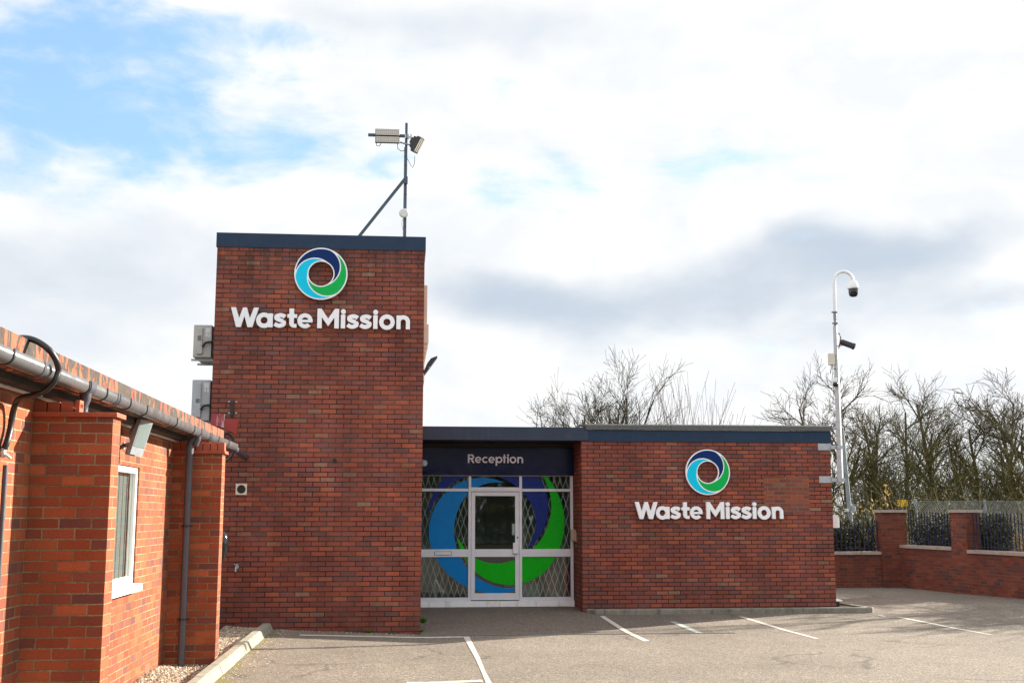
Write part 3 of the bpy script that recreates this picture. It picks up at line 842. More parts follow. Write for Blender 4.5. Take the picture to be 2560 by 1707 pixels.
# ------------------------------------------------------------------ low building with the glazed entrance
AX0, AX1, AY, AY2, GY = 3.258, 7.973, 20.953, 26.5, 21.95
low = thing('low_building', 'low flat-roofed red brick building with a glazed aluminium entrance', 'building', (4.1, 23, 0))
mb = MB((AX0, .087)); mb.box(AX0, AX1, AY, AY2, -.3, 3.088, 't'); mb.build('wall', M['brick_annexe'], low)
mb = MB((AX0, .087)); mb.box(TX1 + .001, AX0 - .0005, 25.6, AY2 - .002, -.3, 3.08); mb.build('rear_wall', M['brick_annexe'], low)
mb = MB(); mb.box(AX0 - .02, AX1 + .02, AY + .01, AY2, 3.09, 3.30); mb.box(TX1 + .002, AX0 - .021, AY + .01, AY2, 3.12, 3.31); mb.build('roof', M['roof'], low)
mb = MB()
xx = [3.383, 4.75, 5.9, 7.0, 7.985]
for a, b in zip(xx[:-1], xx[1:]): mb.box(a, b - .0012, AY - .022, AY - .0005, 3.083, 3.296)
mb.box(7.974, 7.985, AY + .0005, AY2, 3.083, 3.296)
fa = mb.build('roof_trim', M['navy_trim'], low)
for x in (3.51, 5.15, 5.36, 6.05, 6.26):
    mb = MB(); mb.tube([(x, AY - .022, 3.10), (x, AY - .032, 3.10)], .008, 8); mb.build('screw', M['black_plastic'], fa)
mb = MB()
xx = [TX1 + .003, 1.5, 2.62, 3.381]
for a, b in zip(xx[:-1], xx[1:]): mb.box(a, b - .001, AY - .026, AY + .009, 3.098, 3.34)
cn = mb.build('canopy_trim', M['navy_trim_light'], low); cn['label'] = 'navy trim over the entrance, coloured paler for its reflection'
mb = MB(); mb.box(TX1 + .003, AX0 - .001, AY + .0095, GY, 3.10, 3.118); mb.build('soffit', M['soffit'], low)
# felt roof edge, rolled, laid in lengths
xx = [3.25, 3.93, 4.83, 5.93, 7.02, 8.02]
prof = [(AY + .25, 3.405), (AY - .02, 3.405), (AY - .055, 3.385), (AY - .06, 3.30), (AY - .045, 3.297), (AY - .04, 3.36), (AY + .25, 3.37)]
mb = MB()
for k, (a, b) in enumerate(zip(xx[:-1], xx[1:])):
    a2 = a; A = [(a2 + (0 if k else .0), y, z) for y, z in prof]; B = [(b - .005, y, z) for y, z in prof]; n = len(prof)
    if k == 0: A = [(a + (.0 if y > AY else .09), y, z) for y, z in prof]
    mb.mesh(A + B, [(i, (i + 1) % n, n + (i + 1) % n, n + i) for i in range(n)] + [list(range(n))[::-1], [n + i for i in range(n)]])
mb.box(7.99, 8.02, AY + .251, AY2, 3.29, 3.40)
mb.build('felt_edge', M['felt'], low, recalc=True)
# interior
mb = MB(); mb.box(TX1 + .005, AX0 - .002, GY + .09, 25.59, -.02, .10); mb.build('floor', M['interior_floor'], low)
mb = MB(); mb.box(TX1 + .005, AX0 - .002, 25.40, 25.59, .101, 3.09); mb.box(TX1 + .005, TX1 + .03, GY + .1, 25.39, .101, 3.09); mb.box(AX0 - .03, AX0 - .002, GY + .1, 25.39, .101, 3.09); mb.box(TX1 + .005, AX0 - .002, GY + .09, 25.59, 3.095, 3.099); mb.build('interior_wall', M['interior_wall'], low)
mb = MB(); mb.box(1.0, 2.9, 24.3, 24.9, .101, 1.1); mb.box(.95, 2.95, 24.25, 24.95, 1.101, 1.14); mb.build('counter', M['interior_dark'], low)
mb = MB(); mb.box(.62, .68, 22.55, 22.61, .101, 3.0); mb.build('inner_post', M['interior_post'], low)
mb = MB(); mb.box(2.40, 2.46, 23.2, 23.26, .101, 3.0); mb.build('inner_post', M['interior_post'], low)
mb = MB(); mb.box(3.09, 3.18, 22.2, 22.26, .101, .80); mb.build('banner', M['red_bag'], low)
mb = MB(); mb.box(2.78, 3.02, 22.5, 22.54, .101, .72); mb.build('display_panel', M['pink_panel'], low)
mb = MB(); mb.box(2.0, 2.7, 22.8, 23.3, .101, .42); mb.build('low_table', M['interior_post'], low)

# aluminium screen
FX0, FX1 = TX1 + .004, AX0 - .012
X = lambda px, py=1400: onY(px, py, GY).x
Z = lambda py, px=1250: onY(px, py, GY).z
mx1, mx2, mx3, mx4 = X(1170.4), X(1177), X(1298.2), X(1305.2)
jr0 = 3.19
zt1, zt0 = Z(1187), Z(1189.8); zT1, zT0 = Z(1221), Z(1228); zM1, zM0 = Z(1372), Z(1391.2); zB1, zB0 = Z(1492.2), Z(1501.2); zS1, zS0 = Z(1501.6), Z(1515.5)
mb = MB(); D0, D1 = GY, GY + .06
def fr(x0, x1, z0, z1, y0=D0, y1=D1): mb.cbox(x0, x1, y0, y1, z0, z1, .003)
fr(FX0, jr0, zt0, zt1 + .01); fr(jr0, FX1, zB0, zt1 + .01)
fr(mx1, mx2, zB0, zt0, D0 - .004); fr(mx3, mx4, zB0, zt0, D0 - .004)
fr(FX0, mx1, zT0, zT1); fr(mx4, jr0, zT0, zT1); fr(mx2, mx3, zT0, Z(1217.5), D0 - .002)
fr(FX0, mx1, zM0, zM1); fr(mx4, jr0, zM0, zM1)
fr(FX0, mx1, zB0, zB1); fr(mx4, jr0, zB0, zB1)
frame = mb.build('entrance_frame', M['alu'], low)
mb = MB(); mb.cbox(FX0, FX1 + .008, GY - .03, GY + .085, zS0 - .01, zS1 + .001, .004); mb.build('sill', M['cill_white'], low)
mb = MB(); a, b = onY(1087, 1386, GY), onY(1128, 1378.6, GY); mb.cbox(a.x, b.x, GY - .016, GY - .0045, a.z, b.z, .003); lb = mb.build('letterbox', M['white_metal'], frame)
mb = MB(); mb.box(a.x - .008, b.x + .008, GY - .004, GY - .0005, a.z - .009, b.z + .007); mb.build('letterbox_surround', M['interior_dark'], frame)
# panes
gy = GY + .03
cells = [(FX0, mx1, zT1, zt0), (mx2, mx3, Z(1217.5), zt0), (mx4, jr0, zT1, zt0), (FX0, mx1, zM1, zT0), (mx4, jr0, zM1, zT0), (FX0, mx1, zB1, zM0), (mx4, jr0, zB1, zM0)]
for c in cells:
    mb = MB(); mb.face([(c[0], gy, c[2]), (c[1], gy, c[2]), (c[1], gy, c[3]), (c[0], gy, c[3])]); mb.build('pane', M['glass'], low)
# door
dx0, dx1, dz0, dz1 = mx2 + .006, mx3 - .004, Z(1499), Z(1229.4)
door = None
mb = MB(); s0, s1 = X(1187.3), X(1288)
fr(dx0, s0, dz0, dz1, D0 + .004, D1 - .004); fr(s1, dx1, dz0, dz1, D0 + .004, D1 - .004)
fr(s0, s1, Z(1239.2), dz1, D0 + .004, D1 - .004); fr(s0, s1, zM0, zM1, D0 + .004, D1 - .004); fr(s0, s1, dz0, Z(1482), D0 + .004, D1 - .004)
door = mb.build('door', M['alu'], low)
dcells = [(s0, s1, zM1, Z(1239.2)), (s0, s1, Z(1482), zM0)]
for c in dcells:
    mb = MB(); mb.face([(c[0], gy, c[2]), (c[1], gy, c[2]), (c[1], gy, c[3]), (c[0], gy, c[3])]); mb.build('pane', M['glass'], door)
mb = MB(); a, b = onY(1282, 1382.8, GY), onY(1295, 1355.7, GY); mb.cbox(a.x, b.x, GY - .05, GY + .0035, a.z, b.z, .006); mb.build('handle', M['white_metal'], door)
mb = MB(); c = onY(1294, 1343, GY); mb.tube([(c.x, GY + .0035, c.z), (c.x, GY - .008, c.z)], .014, 16); mb.build('lock', M['interior_dark'], door)
mb = MB(); a, b = onY(1280, 1337, gy), onY(1287.4, 1308, gy); mb.face([(a.x, gy + .004, a.z), (b.x, gy + .004, a.z), (b.x, gy + .004, b.z), (a.x, gy + .004, b.z)]); mb.build('notice', M['paper'], door)
# vinyl swirl stuck behind the panes, cut by the frame
ew, ez, er = 1.771, 1.60, 1.309
wg = None
for f, m, nm in zip(emblem_bands(.045, .0, .58, .77, .235, 0), (M['vi_navy'], M['vi_blue'], M['vi_green']), ('navy', 'blue', 'green')):
    for c in cells + [dcells[1]]:
        rc = f_rect((c[0] - ew) / er, (c[2] - ez) / er, (c[1] - ew) / er, (c[3] - ez) / er)
        for loops in contour(f_and(f, rc), (c[0] - ew) / er - .03, (c[1] - ew) / er + .03, (c[2] - ez) / er - .03, (c[3] - ez) / er + .03, .02, .0015):
            mb = MB(); mb.prism([[(p[0] * er, p[1] * er) for p in l] for l in loops], (ew, gy - .0015, ez), (1, 0, 0), (0, 0, 1), .001)
            mb.build(nm + '_window_vinyl', m, low)
# folding lattice grilles behind the glass
def lattice(x0, x1, z0, z1, y):
    mb = MB(); pitch, sl = .113, 2.97
    for sg in (1, -1):
        k = -60
        while k < 80:
            xa = x0 + k * pitch; pts = []
            # line z = z0 + sg*sl*(x - xa)
            cand = []
            for xv in (x0, x1):
                zv = z0 + sg * sl * (xv - xa)
                if z0 <= zv <= z1: cand.append((xv, zv))
            for zv in (z0, z1):
                xv = xa + sg * (zv - z0) / sl
                if x0 < xv < x1: cand.append((xv, zv))
            if len(cand) >= 2:
                a, b = min(cand), max(cand)
                if math.hypot(a[0] - b[0], a[1] - b[1]) > .02:
                    yy = y + (.006 if sg > 0 else 0); c = Vector(((a[0] + b[0]) / 2, yy, (a[1] + b[1]) / 2)); d = Vector((b[0] - a[0], 0, b[1] - a[1]))
                    mb.obox(c, d, (0, 1, 0), d.cross(Vector((0, 1, 0))), d.length / 2, .002, .0052)
            k += 1
    mb.build('security_grille', M['grille'], low)
for c in (cells[0], cells[2], cells[3], cells[4], cells[5], cells[6]): lattice(c[0] + .01, c[1] - .01, c[2] + .005, c[3] - .005, GY + .10)
# name board over the glazing
mb = MB(); mb.box(FX0, FX1 + .005, GY - .055, GY - .001, Z(1188.2), 3.02); board = mb.build('name_board', M['sign_navy'], low)
mb = MB(); mb.box(FX0, FX1 + .005, GY - .0005, GY + .06, 3.021, 3.09); mb.build('soffit_shade_panel', M['black_plastic'], low)  # black panel filling the gap; shade under the soffit put into its colour
LW = light_letters()
p0, p1 = onY(1140 + 345 / 11.76, 1110 + 552 / 11.76, GY - .056), onY(1140 + 1975 / 11.76, 1110 + 556 / 11.76, GY - .056)
mb = MB(); lettering(mb, LW, (p0.x, GY - .0552, (p0.z + p1.z) / 2), (p1.x - p0.x) / 6.391, .004, .02)
tag(mb.build('reception_lettering', M['white_text'], top=True), 'pale letters reading Reception on the dark navy board over the entrance', 'lettering sign')

# fittings by the entrance
c = onY(1062, 1157, GY - .06)
t = thing('dome_light', 'small white dome fitting beside the tower on the navy name board', 'dome fitting', (c.x, GY - .056, c.z))
bm = bmesh.new(); bmesh.ops.create_uvsphere(bm, u_segments=20, v_segments=12, radius=.055)
for v in bm.verts: v.co = Vector((c.x - .015 + v.co.x, GY - .075 + v.co.y * .8, c.z + v.co.z))
mb = MB(); mb.bm(bm, True); mb.build('dome', M['white_metal'], t)
mb = MB(); mb.tube([(c.x - .015, GY - .0553, c.z), (c.x - .015, GY - .068, c.z)], .062, 24); mb.build('base', M['white_metal'], t)
t = thing('entry_keypad', 'beige door entry box fixed to the right jamb of the entrance', 'keypad', (3.22, 21.7, 1.2))
a, b = onX(1427.5, 1323, 3.2), onX(1440, 1295, 3.2)
mb = MB(); mb.cbox(3.165, 3.257, 21.70, 21.84, 1.27, 1.475, .008); mb.build('housing', M['beige_box'], t)
mb = MB(); mb.cbox(3.225, 3.2575, 21.62, 21.699, 1.25, 1.44, .006); mb.build('cover', M['beige_box'], t)

# ------------------------------------------------------------------ air conditioners on the tower side
def aircon(label, y, z0, z1, x0, m, beige):
    t = thing('air_conditioner', label, 'air conditioner', (x0 + .15, y + .4, z0), 'wall hung air conditioners')
    x1 = x0 + .285
    mb = MB(); mb.cbox(x0, x1, y, y + .80, z0, z1, .012); mb.build('casing', m, t)
    mb = MB(); mb.cbox(x0 + .06, x0 + .145, y - .022, y - .0005, z0 + .06, z1 - .05, .012)
    mb.cbox(x0 + .055, x0 + .15, y - .035, y - .0225, z0 + .05, z0 + (z1 - z0) * .42, .008); mb.build('valve_cover', m, t)
    mb = MB(); 
    for i in range(6): mb.box(x0 + .068, x0 + .13, y - .0245, y - .0222, z0 + .265 + i * .014, z0 + .272 + i * .014)
    mb.build('louvre', M['interior_dark'], t)
    mb = MB(); mb.box(x0 + .185, x0 + .265, y - .003, y - .0005, z1 - .13, z1 - .05); mb.box(x0 + .19, x0 + .22, y - .003, y - .0005, z1 - .19, z1 - .14); mb.box(x0 + .235, x0 + .262, y - .003, y - .0005, z1 - .20, z1 - .14); mb.build('rating_label', M['paper'], t)
    mb = MB(); mb.box(x1 + .0005, TX0 - .002, y + .05, y + .75, z0 + .02, z1 - .02); mb.build('gap_shade', M['black_plastic'], t)  # black block added in the gap to the wall, painting its shade
    for yy in (y + .1, y + .65):
        mb = MB(); mb.box(x0 - .04, TX0 - .001, yy, yy + .035, z0 - .045, z0 - .012); mb.box(TX0 - .03, TX0 - .001, yy + .001, yy + .034, z0 - .30, z0 - .046); mb.build('bracket', M['galv'], t)
    mb = MB(); mb.tube([(x0 + .15, y - .03, z0 + .17), (x0 + .2, y - .05, z0 + .23), (x0 + .27, y - .05, z0 + .24), (TX0 - .005, y - .02, z0 + .235)], .018, 10); mb.build('pipe', M['black_plastic'], t)
    if beige:
        mb = MB(); mb.tube([(TX0 - .06, y - .04, z0 + .225), (TX0 - .002, y - .02, z0 + .225)], .03, 10); mb.build('foam_plug', M['yellow'], t)
    return t
aircon('weathered beige air conditioner, the upper of the two hung on the tower side', 18.40, 4.215, 4.735, -3.338, M['ac_beige'], True)
aircon('pale grey air conditioner below the beige one on the tower side', 18.42, 3.215, 3.86, -3.330, M['ac_grey'], False)


# ------------------------------------------------------------------ roof mast with floodlights
MY = 18.6
mast = thing('roof_mast', 'slim blue-grey steel mast with a diagonal brace standing on the tower roof', 'mast', (-.02, MY, 6.02))
mb = MB(); mb.obox((-.022, MY, 7.13), (1, 0, 0), (0, 1, 0), (0, 0, 1), .021, .021, 1.11); mb.build('pole', M['steel_blue'], mast)
mb = MB(); mb.obox((-.34, MY - .045, 8.002), (1, 0, 0), (0, 1, 0), (0, 0, 1), .315, .02, .022); mb.build('crossarm', M['steel_blue'], mast)
A, B = Vector((-.86, MY, 6.16)), Vector((-.03, MY - .043, 7.27)); d = (B - A)
mb = MB(); mb.obox((A + B) / 2, d, (0, 1, 0), d.cross(Vector((0, 1, 0))), d.length / 2, .02, .024); mb.build('brace', M['steel_blue'], mast)
mb = MB(); mb.box(-.052, .012, MY - .0645, MY - .0215, 7.18, 7.30); mb.build('brace_plate', M['steel_blue'], mast)
for z in (6.45, 6.75, 7.0, 7.5, 7.65):
    mb = MB(); mb.box(-.046, .002, MY - .024, MY - .0212, z, z + .008); mb.build('cable_tie', M['black_plastic'], mast)
mb = MB(); mb.tube([(-.051, MY + .01, 6.05), (-.049, MY, 6.7), (-.049, MY, 7.4), (-.05, MY - .0, 7.82)], .006, 6); mb.build('cable', M['black_plastic'], mast)
mb = MB(); mb.tube([(-.02, MY - .03, 8.0), (.06, MY - .03, 7.985), (.12, MY - .03, 7.975)], .012, 8)
for x in (-.045, .0, .045): mb.box(x, x + .022, MY - .07, MY - .0215, 7.955, 8.03)
mb.build('clamp', M['galv'], mast)
t = thing('floodlight', 'wide twin-row LED floodlight panel on the crossarm of the roof mast', 'floodlight', (-.34, MY - .1, 7.9), 'floodlights')
a, b = onY(937.5, 356, MY - .12), onY(999, 323.5, MY - .12); zm = (a.z + b.z) / 2
mb = MB()
for z0, z1 in ((a.z, zm - .005), (zm + .005, b.z)): mb.cbox(a.x, b.x, MY - .115, MY - .068, z0, z1, .006)
mb.build('housing', M['black_plastic'], t)
for z0, z1 in ((a.z, zm - .005), (zm + .005, b.z)):
    mb = MB(); mb.box(a.x + .006, b.x - .006, MY - .118, MY - .1155, z0 + .008, z1 - .008); ln = mb.build('lens', M['led'], t)
    n = 12
    for z in (z0 + (z1 - z0) * .32, z0 + (z1 - z0) * .7):
        for i in range(n):
            mb = MB(); x = a.x + .02 + (b.x - a.x - .04) * i / (n - 1); mb.box(x - .007, x + .007, MY - .1195, MY - .1182, z - .007, z + .007); mb.build('led', M['led_dot'], ln)
mb = MB(); mb.tube([(a.x + .02, MY - .09, a.z), (a.x + .03, MY - .09, a.z - .05), (a.x + .07, MY - .09, a.z - .055), (a.x + .1, MY - .09, a.z - .01)], .006, 8); mb.build('cable', M['black_plastic'], t)
mb = MB(); mb.tube([(b.x - .03, MY - .09, a.z), (b.x - .025, MY - .09, a.z - .09), (b.x + .03, MY - .06, a.z - .12), (b.x + .09, MY - .03, a.z - .10)], .006, 8); mb.build('cable', M['black_plastic'], t)
t = thing('floodlight', 'angular black LED floodlight turned away on the right of the roof mast', 'floodlight', (.16, MY, 7.7), 'floodlights')
nrm = Vector((.86, -.27, -.42)).normalized(); up_ = Vector((.40, .0, .91)); sd = up_.cross(nrm).normalized(); up_ = nrm.cross(sd).normalized()
c0 = Vector((.165, MY - .06, 7.85))
for k, s in enumerate((-.068, 0, .068)):
    cc = c0 + sd * s + up_ * (s * .25)
    mb = MB(); mb.obox(cc, sd, up_, nrm, .031, .135, .034); mb.build('module', M['black_plastic'], t)
    mb = MB(); mb.obox(cc + nrm * .036, sd, up_, nrm, .021, .122, .0018); mb.build('lens', M['led_dot'], t)
mb = MB(); mb.obox(c0 - nrm * .06, sd, up_, nrm, .10, .095, .024); mb.obox(c0 - nrm * .11 + up_ * .03, sd, up_, nrm, .045, .05, .0255); mb.build('driver_box', M['black_plastic'], t)
mb = MB(); mb.tube([(-.13, MY - .02, 7.90), (.0, MY - .03, 7.865), (.09, MY - .06, 7.835)], .014, 6); mb.build('bracket_arm', M['galv'], t)
mb = MB(); mb.tube([(.0, MY - .025, 7.62), (.05, MY - .03, 7.52), (.09, MY - .04, 7.46), (.12, MY - .06, 7.53), (.125, MY - .07, 7.66)], .005, 6); mb.build('cable', M['black_plastic'], t)
t = thing('radio_antenna', 'round off-white radio dish strapped low on the roof mast', 'antenna', (-.045, MY - .1, 6.6))
c = onY(1009.7, 532.7, MY - .1)
ring = []
mb = MB(); mb.tube([c + Vector((0, .075, 0)), c + Vector((0, .05, 0)), c + Vector((0, .01, 0)), c + Vector((0, 0, 0)), c + Vector((0, -.008, 0))], [.05, .066, .080, .077, .06], 32); mb.build('radome', M['dish'], t)
mb = MB(); mb.box(-.05, .006, MY - .03, MY - .0215, c.z - .03, c.z + .03); mb.build('strap', M['galv'], t)
mb = MB(); mb.tube([(c.x - .02, MY - .04, c.z - .08), (c.x - .035, MY - .03, c.z - .17), (c.x - .012, MY - .0, c.z - .26)], .004, 6); mb.build('cable', M['cable_grey'], t)
# floodlight on the sunny side of the tower
t = thing('floodlight', 'slim black floodlight tilted out from the right side of the brick tower', 'floodlight', (.3, 18.3, 3.99), 'floodlights')
a, b = Vector((.315, 18.28, 3.985)), Vector((.525, 18.28, 4.262)); d = (b - a).normalized(); nn = Vector((0, 1, 0)).cross(d).normalized()
P = [(0, -.005), (.04, .03), (.16, .062), (.26, .062), (.345, .012), (.345, -.004), (0, -.016)]
mb = MB(); mb.prism([P[::-1]], a + Vector((0, .26, 0)), d, -nn if nn.x > 0 else nn, .26)
mb.build('housing', M['black_plastic'], t, recalc=True)
mb = MB(); mb.tube([(TX1, 18.4, 4.03), (.33, 18.4, 4.03), (.365, 18.4, 4.065)], .014, 8); mb.tube([(TX1 + .0005, 18.4, 4.03), (TX1 + .012, 18.4, 4.03)], .035, 16); mb.build('bracket', M['black_plastic'], t)
mb = MB(); c = a + d * .12 + Vector((0, -.0005, 0)) - nn * .0; mb.tube([(c.x + .01, 18.279, c.z), (c.x + .01, 18.268, c.z)], .009, 10); mb.build('pivot_bolt', M['galv'], t)


# ------------------------------------------------------------------ camera mast on the right corner of the low building
CY = 20.95
cm = thing('cctv_mast', 'galvanised camera mast with white swan neck bracketed to the low building corner', 'mast', (8.15, CY, 2.33))
mb = MB(); pv = []
for (px_, pz_, hs_) in ((8.147, 2.33, .047), (8.173, 5.31, .033)):
    for k in range(4):
        a_ = R(-37 + 45 + 90 * k - 180); pv.append((px_ + hs_ * 1.414 * math.cos(a_), CY + hs_ * 1.414 * math.sin(a_), pz_))
mb.mesh(pv, [(0, 3, 2, 1), (4, 5, 6, 7), (0, 1, 5, 4), (1, 2, 6, 5), (2, 3, 7, 6), (3, 0, 4, 7)]); mb.build('pole', M['galv'], cm)
mb = MB(); mb.tube([(8.174, CY, 5.31), (8.175, CY, 5.585)], .028, 14)
for z in (5.36, 5.575): mb.tube([(8.175, CY, z - .008), (8.175, CY, z + .008)], .062, 20)
mb.tube([(8.175, CY, 5.44), (8.175, CY, 5.46)], .034, 14); mb.tube([(8.175, CY, 5.49), (8.175, CY, 5.51)], .034, 14)
mb.build('collar', M['galv_dull'], cm)
pts = [(8.176, CY, 5.585), (8.182, CY, 5.9), (8.19, CY, 6.16)]
for k in range(1, 11):
    a = math.pi - k * math.pi * .94 / 10; pts.append((8.378 + .188 * math.cos(a), CY, 6.18 + .19 * math.sin(a)))
mb = MB(); mb.tube(pts, .031, 14); mb.build('swan_neck', M['white_metal'], cm)
for (z0, z1) in ((2.945, 3.07), (2.337, 2.462)):
    mb = MB(); mb.box(7.737, 7.979, AY - .012, AY - .0005, z0, z1); mb.box(7.9745, 8.094, CY - .035, CY + .035, z0 + .02, z1 - .035); mb.box(8.085, 8.212, CY - .062, CY - .0525, z0 + .022, z1 - .037)
    for x in (7.76, 7.95):
        for z in (z0 + .025, z1 - .025): mb.tube([(x, AY - .0125, z), (x, AY - .02, z)], .008, 8)
    mb.build('wall_bracket', M['galv'], cm)
mb = MB(); mb.tube([(7.99, AY + .05, 3.36), (8.04, AY - .02, 3.30), (8.06, AY - .02, 3.24)], .012, 8); mb.build('cable', M['black_plastic'], cm)
mb = MB(); mb.tube([(7.98, AY + .02, 3.07), (8.03, AY - .04, 3.045), (8.1, AY - .04, 3.05)], .010, 8); mb.build('cable', M['black_plastic'], cm)

t = thing('dome_camera', 'large white dome security camera hanging from the swan neck of the mast', 'security camera', (8.56, CY, 5.9), 'security cameras')
mb = MB(); c = Vector((8.558, CY, 0)); prof = [(.02, 6.215), (.03, 6.205), (.055, 6.19), (.085, 6.15), (.098, 6.09), (.108, 6.05), (.103, 6.036), (.085, 6.034)]
mb.tube([(c.x, c.y, z) for r, z in prof], [r for r, z in prof], 28); mb.build('hood', M['white_metal'], t)
prof = [(.088, 6.0335), (.09, 6.0), (.088, 5.95), (.078, 5.91), (.055, 5.885), (.02, 5.877)]
mb = MB(); mb.tube([(c.x, c.y, z) for r, z in prof], [r for r, z in prof], 28); mb.build('dome', M['black_gloss'], t)
t = thing('bullet_camera', 'black bullet security camera on a short arm halfway up the mast', 'security camera', (8.3, CY, 4.9), 'security cameras')
a, b = Vector((8.245, CY - .06, 4.995)), Vector((8.465, CY - .18, 4.885))
mb = MB(); d = b - a; mb.tube([a, a + d * .1, a + d * .86, a + d * .87, b], [.045, .056, .056, .064, .060], 22); mb.build('body', M['black_plastic'], t)
mb = MB(); mb.tube([b + d * .005, b + d * .02], .04, 18); mb.build('lens', M['black_gloss'], t)
mb = MB(); mb.tube([(8.20, CY - .01, 4.925), (8.26, CY - .05, 4.93), (8.31, CY - .09, 4.95)], .017, 10); mb.build('arm', M['white_metal'], t)
mb = MB(); mb.tube([(8.19, CY - .04, 5.16), (8.235, CY - .05, 5.15), (8.255, CY - .05, 5.07), (8.225, CY - .05, 4.95), (8.20, CY - .04, 4.86)], .011, 8); mb.build('cable', M['black_plastic'], t)
t = thing('junction_box', 'cream junction box clamped to the left of the camera mast', 'junction box', (8.06, CY, 4.55))
mb = MB(); mb.cbox(8.012, 8.125, CY - .05, CY + .04, 4.555, 4.775, .008); mb.build('box', M['cream_box'], t)
mb = MB(); mb.tube([(8.06, CY, 4.556), (8.055, CY - .01, 4.49), (8.035, CY - .02, 4.42), (8.03, CY - .02, 4.39)], .008, 8); mb.build('cable', M['black_plastic'], t)
mb = MB(); mb.tube([(8.085, CY, 4.556), (8.08, CY - .03, 4.47), (8.11, CY - .03, 4.47), (8.13, CY - .03, 4.49)], .008, 8); mb.build('cable', M['black_plastic'], t)
t = thing('turret_camera', 'small white and black turret camera lowest on the camera mast', 'security camera', (8.09, CY - .08, 4.15), 'security cameras')
mb = MB(); mb.cbox(8.045, 8.135, CY - .10, CY - .047, 4.215, 4.30, .012); mb.build('bracket', M['white_metal'], t)
mb = MB(); prof = [(.03, 4.2145), (.046, 4.20), (.048, 4.17), (.036, 4.135), (.015, 4.13)]; mb.tube([(8.09, CY - .10, z) for r, z in prof], [r for r, z in prof], 20); mb.build('eyeball', M['black_gloss'], t)
t = thing('corner_camera', 'small black camera with white rear on the right side wall below the upper mast bracket', 'security camera', (8.0, 21.4, 2.7), 'security cameras')
a, b = onY(2079, 1141, 21.25), onY(2091, 1151, 21.25)
mb = MB(); mb.tube([Vector((8.01, 21.3, a.z)), Vector((8.085, 21.22, b.z + .01))], [.05, .046], 18); mb.build('body', M['black_plastic'], t)
mb = MB(); mb.tube([Vector((8.087, 21.219, b.z + .01)), Vector((8.10, 21.205, b.z + .004))], .051, 18); mb.build('hood', M['white_metal'], t)
mb = MB(); mb.tube([(7.9735, 21.32, a.z - .03), (8.02, 21.3, a.z - .04)], .04, 16); mb.build('base', M['white_metal'], t)
t = thing('meter_box', 'white meter box with cream side on the right side wall of the low building', 'meter box', (8.05, 21.3, 1.5))
a, b = onY(2082, 1319, 21.2), onY(2094, 1290, 21.2)
mb = MB(); mb.cbox(7.974, b.x + .012, 21.2, 21.26, a.z, b.z + .02, .006); mb.build('front', M['white_metal'], t)
a2 = onY(2103.6, 1318, 21.2)
mb = MB(); mb.cbox(7.974, a2.x - .01, 21.2605, 21.45, a.z, b.z - .02, .006); mb.build('side_cover', M['cream_box'], t)
mb = MB(); mb.tube([(8.0, 21.23, b.z + .0205), (8.0, 21.23, b.z + .05)], .03, 14); mb.build('cap', M['blue_cap'], t)
t = thing('drain_hopper', 'low dark drain box with pale lid at the foot of the right corner', 'drain box', (8.1, 21.3, .06))
mb = MB(); mb.cbox(7.98, 8.13, 21.2, 21.5, .061, .15, .01); mb.build('base', M['black_plastic'], t)
mb = MB(); mb.cbox(7.975, 8.17, 21.15, 21.55, .151, .185, .012); mb.build('lid', M['white_metal'], t)

# ------------------------------------------------------------------ left building
LX = -2.646; PX = -2.083; LY0, LY1 = 3.0, 15.95
left = thing('brick_outbuilding', 'single-storey orange-red brick building with two buttress piers and a flaking red roof edge', 'building', (-5, 10, 0))
wy0, wy1, wz0, wz1 = 10.72, 11.965, 1.085, 2.225
mb = MB((-.06, .012)); T = .28
mb.box(LX - T, LX, LY0, wy0, -.2, 2.60); mb.box(LX - T, LX, wy1, LY1, -.2, 2.60, ''); mb.box(LX - T, LX, wy0, wy1, -.2, wz0, 'fk'); mb.box(LX - T, LX, wy0, wy1, wz1, 2.60, 'fk')
mb.box(-9, LX - T - .001, LY1 - .28, LY1, -.2, 2.60); mb.box(-9, LX - T - .001, LY0, LY0 + .28, -.2, 2.6); mb.box(-9, -8.72, LY0 + .281, LY1 - .281, -.2, 2.6)
mb.build('wall', M['brick_left'], left)
mb = MB(); mb.box(-9.2, -2.50, LY0 - .1, LY1 - .02, 2.72, 2.86); mb.build('roof', M['roof'], left)
mb = MB(); mb.box(-2.499, -2.435, LY0 - .12, LY1, 2.655, 2.885); mb.build('roof_edge', M['fascia'], left)
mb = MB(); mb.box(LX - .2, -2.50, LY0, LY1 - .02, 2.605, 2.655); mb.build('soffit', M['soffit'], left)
mb = MB()
for k, (dz, rr) in enumerate(((2.612, .017), (2.640, .013), (2.668, .016), (2.69, .011))):
    pts = [(LX + .02 + .012 * k, 3.2 + i * .62, dz - .012 + rr * .2 * math.sin(i * 1.7 + k * 2)) for i in range(18)]
    mb.tube(pts, rr, 8)
mb.build('cable_bundle', M['cable_grey'], left)
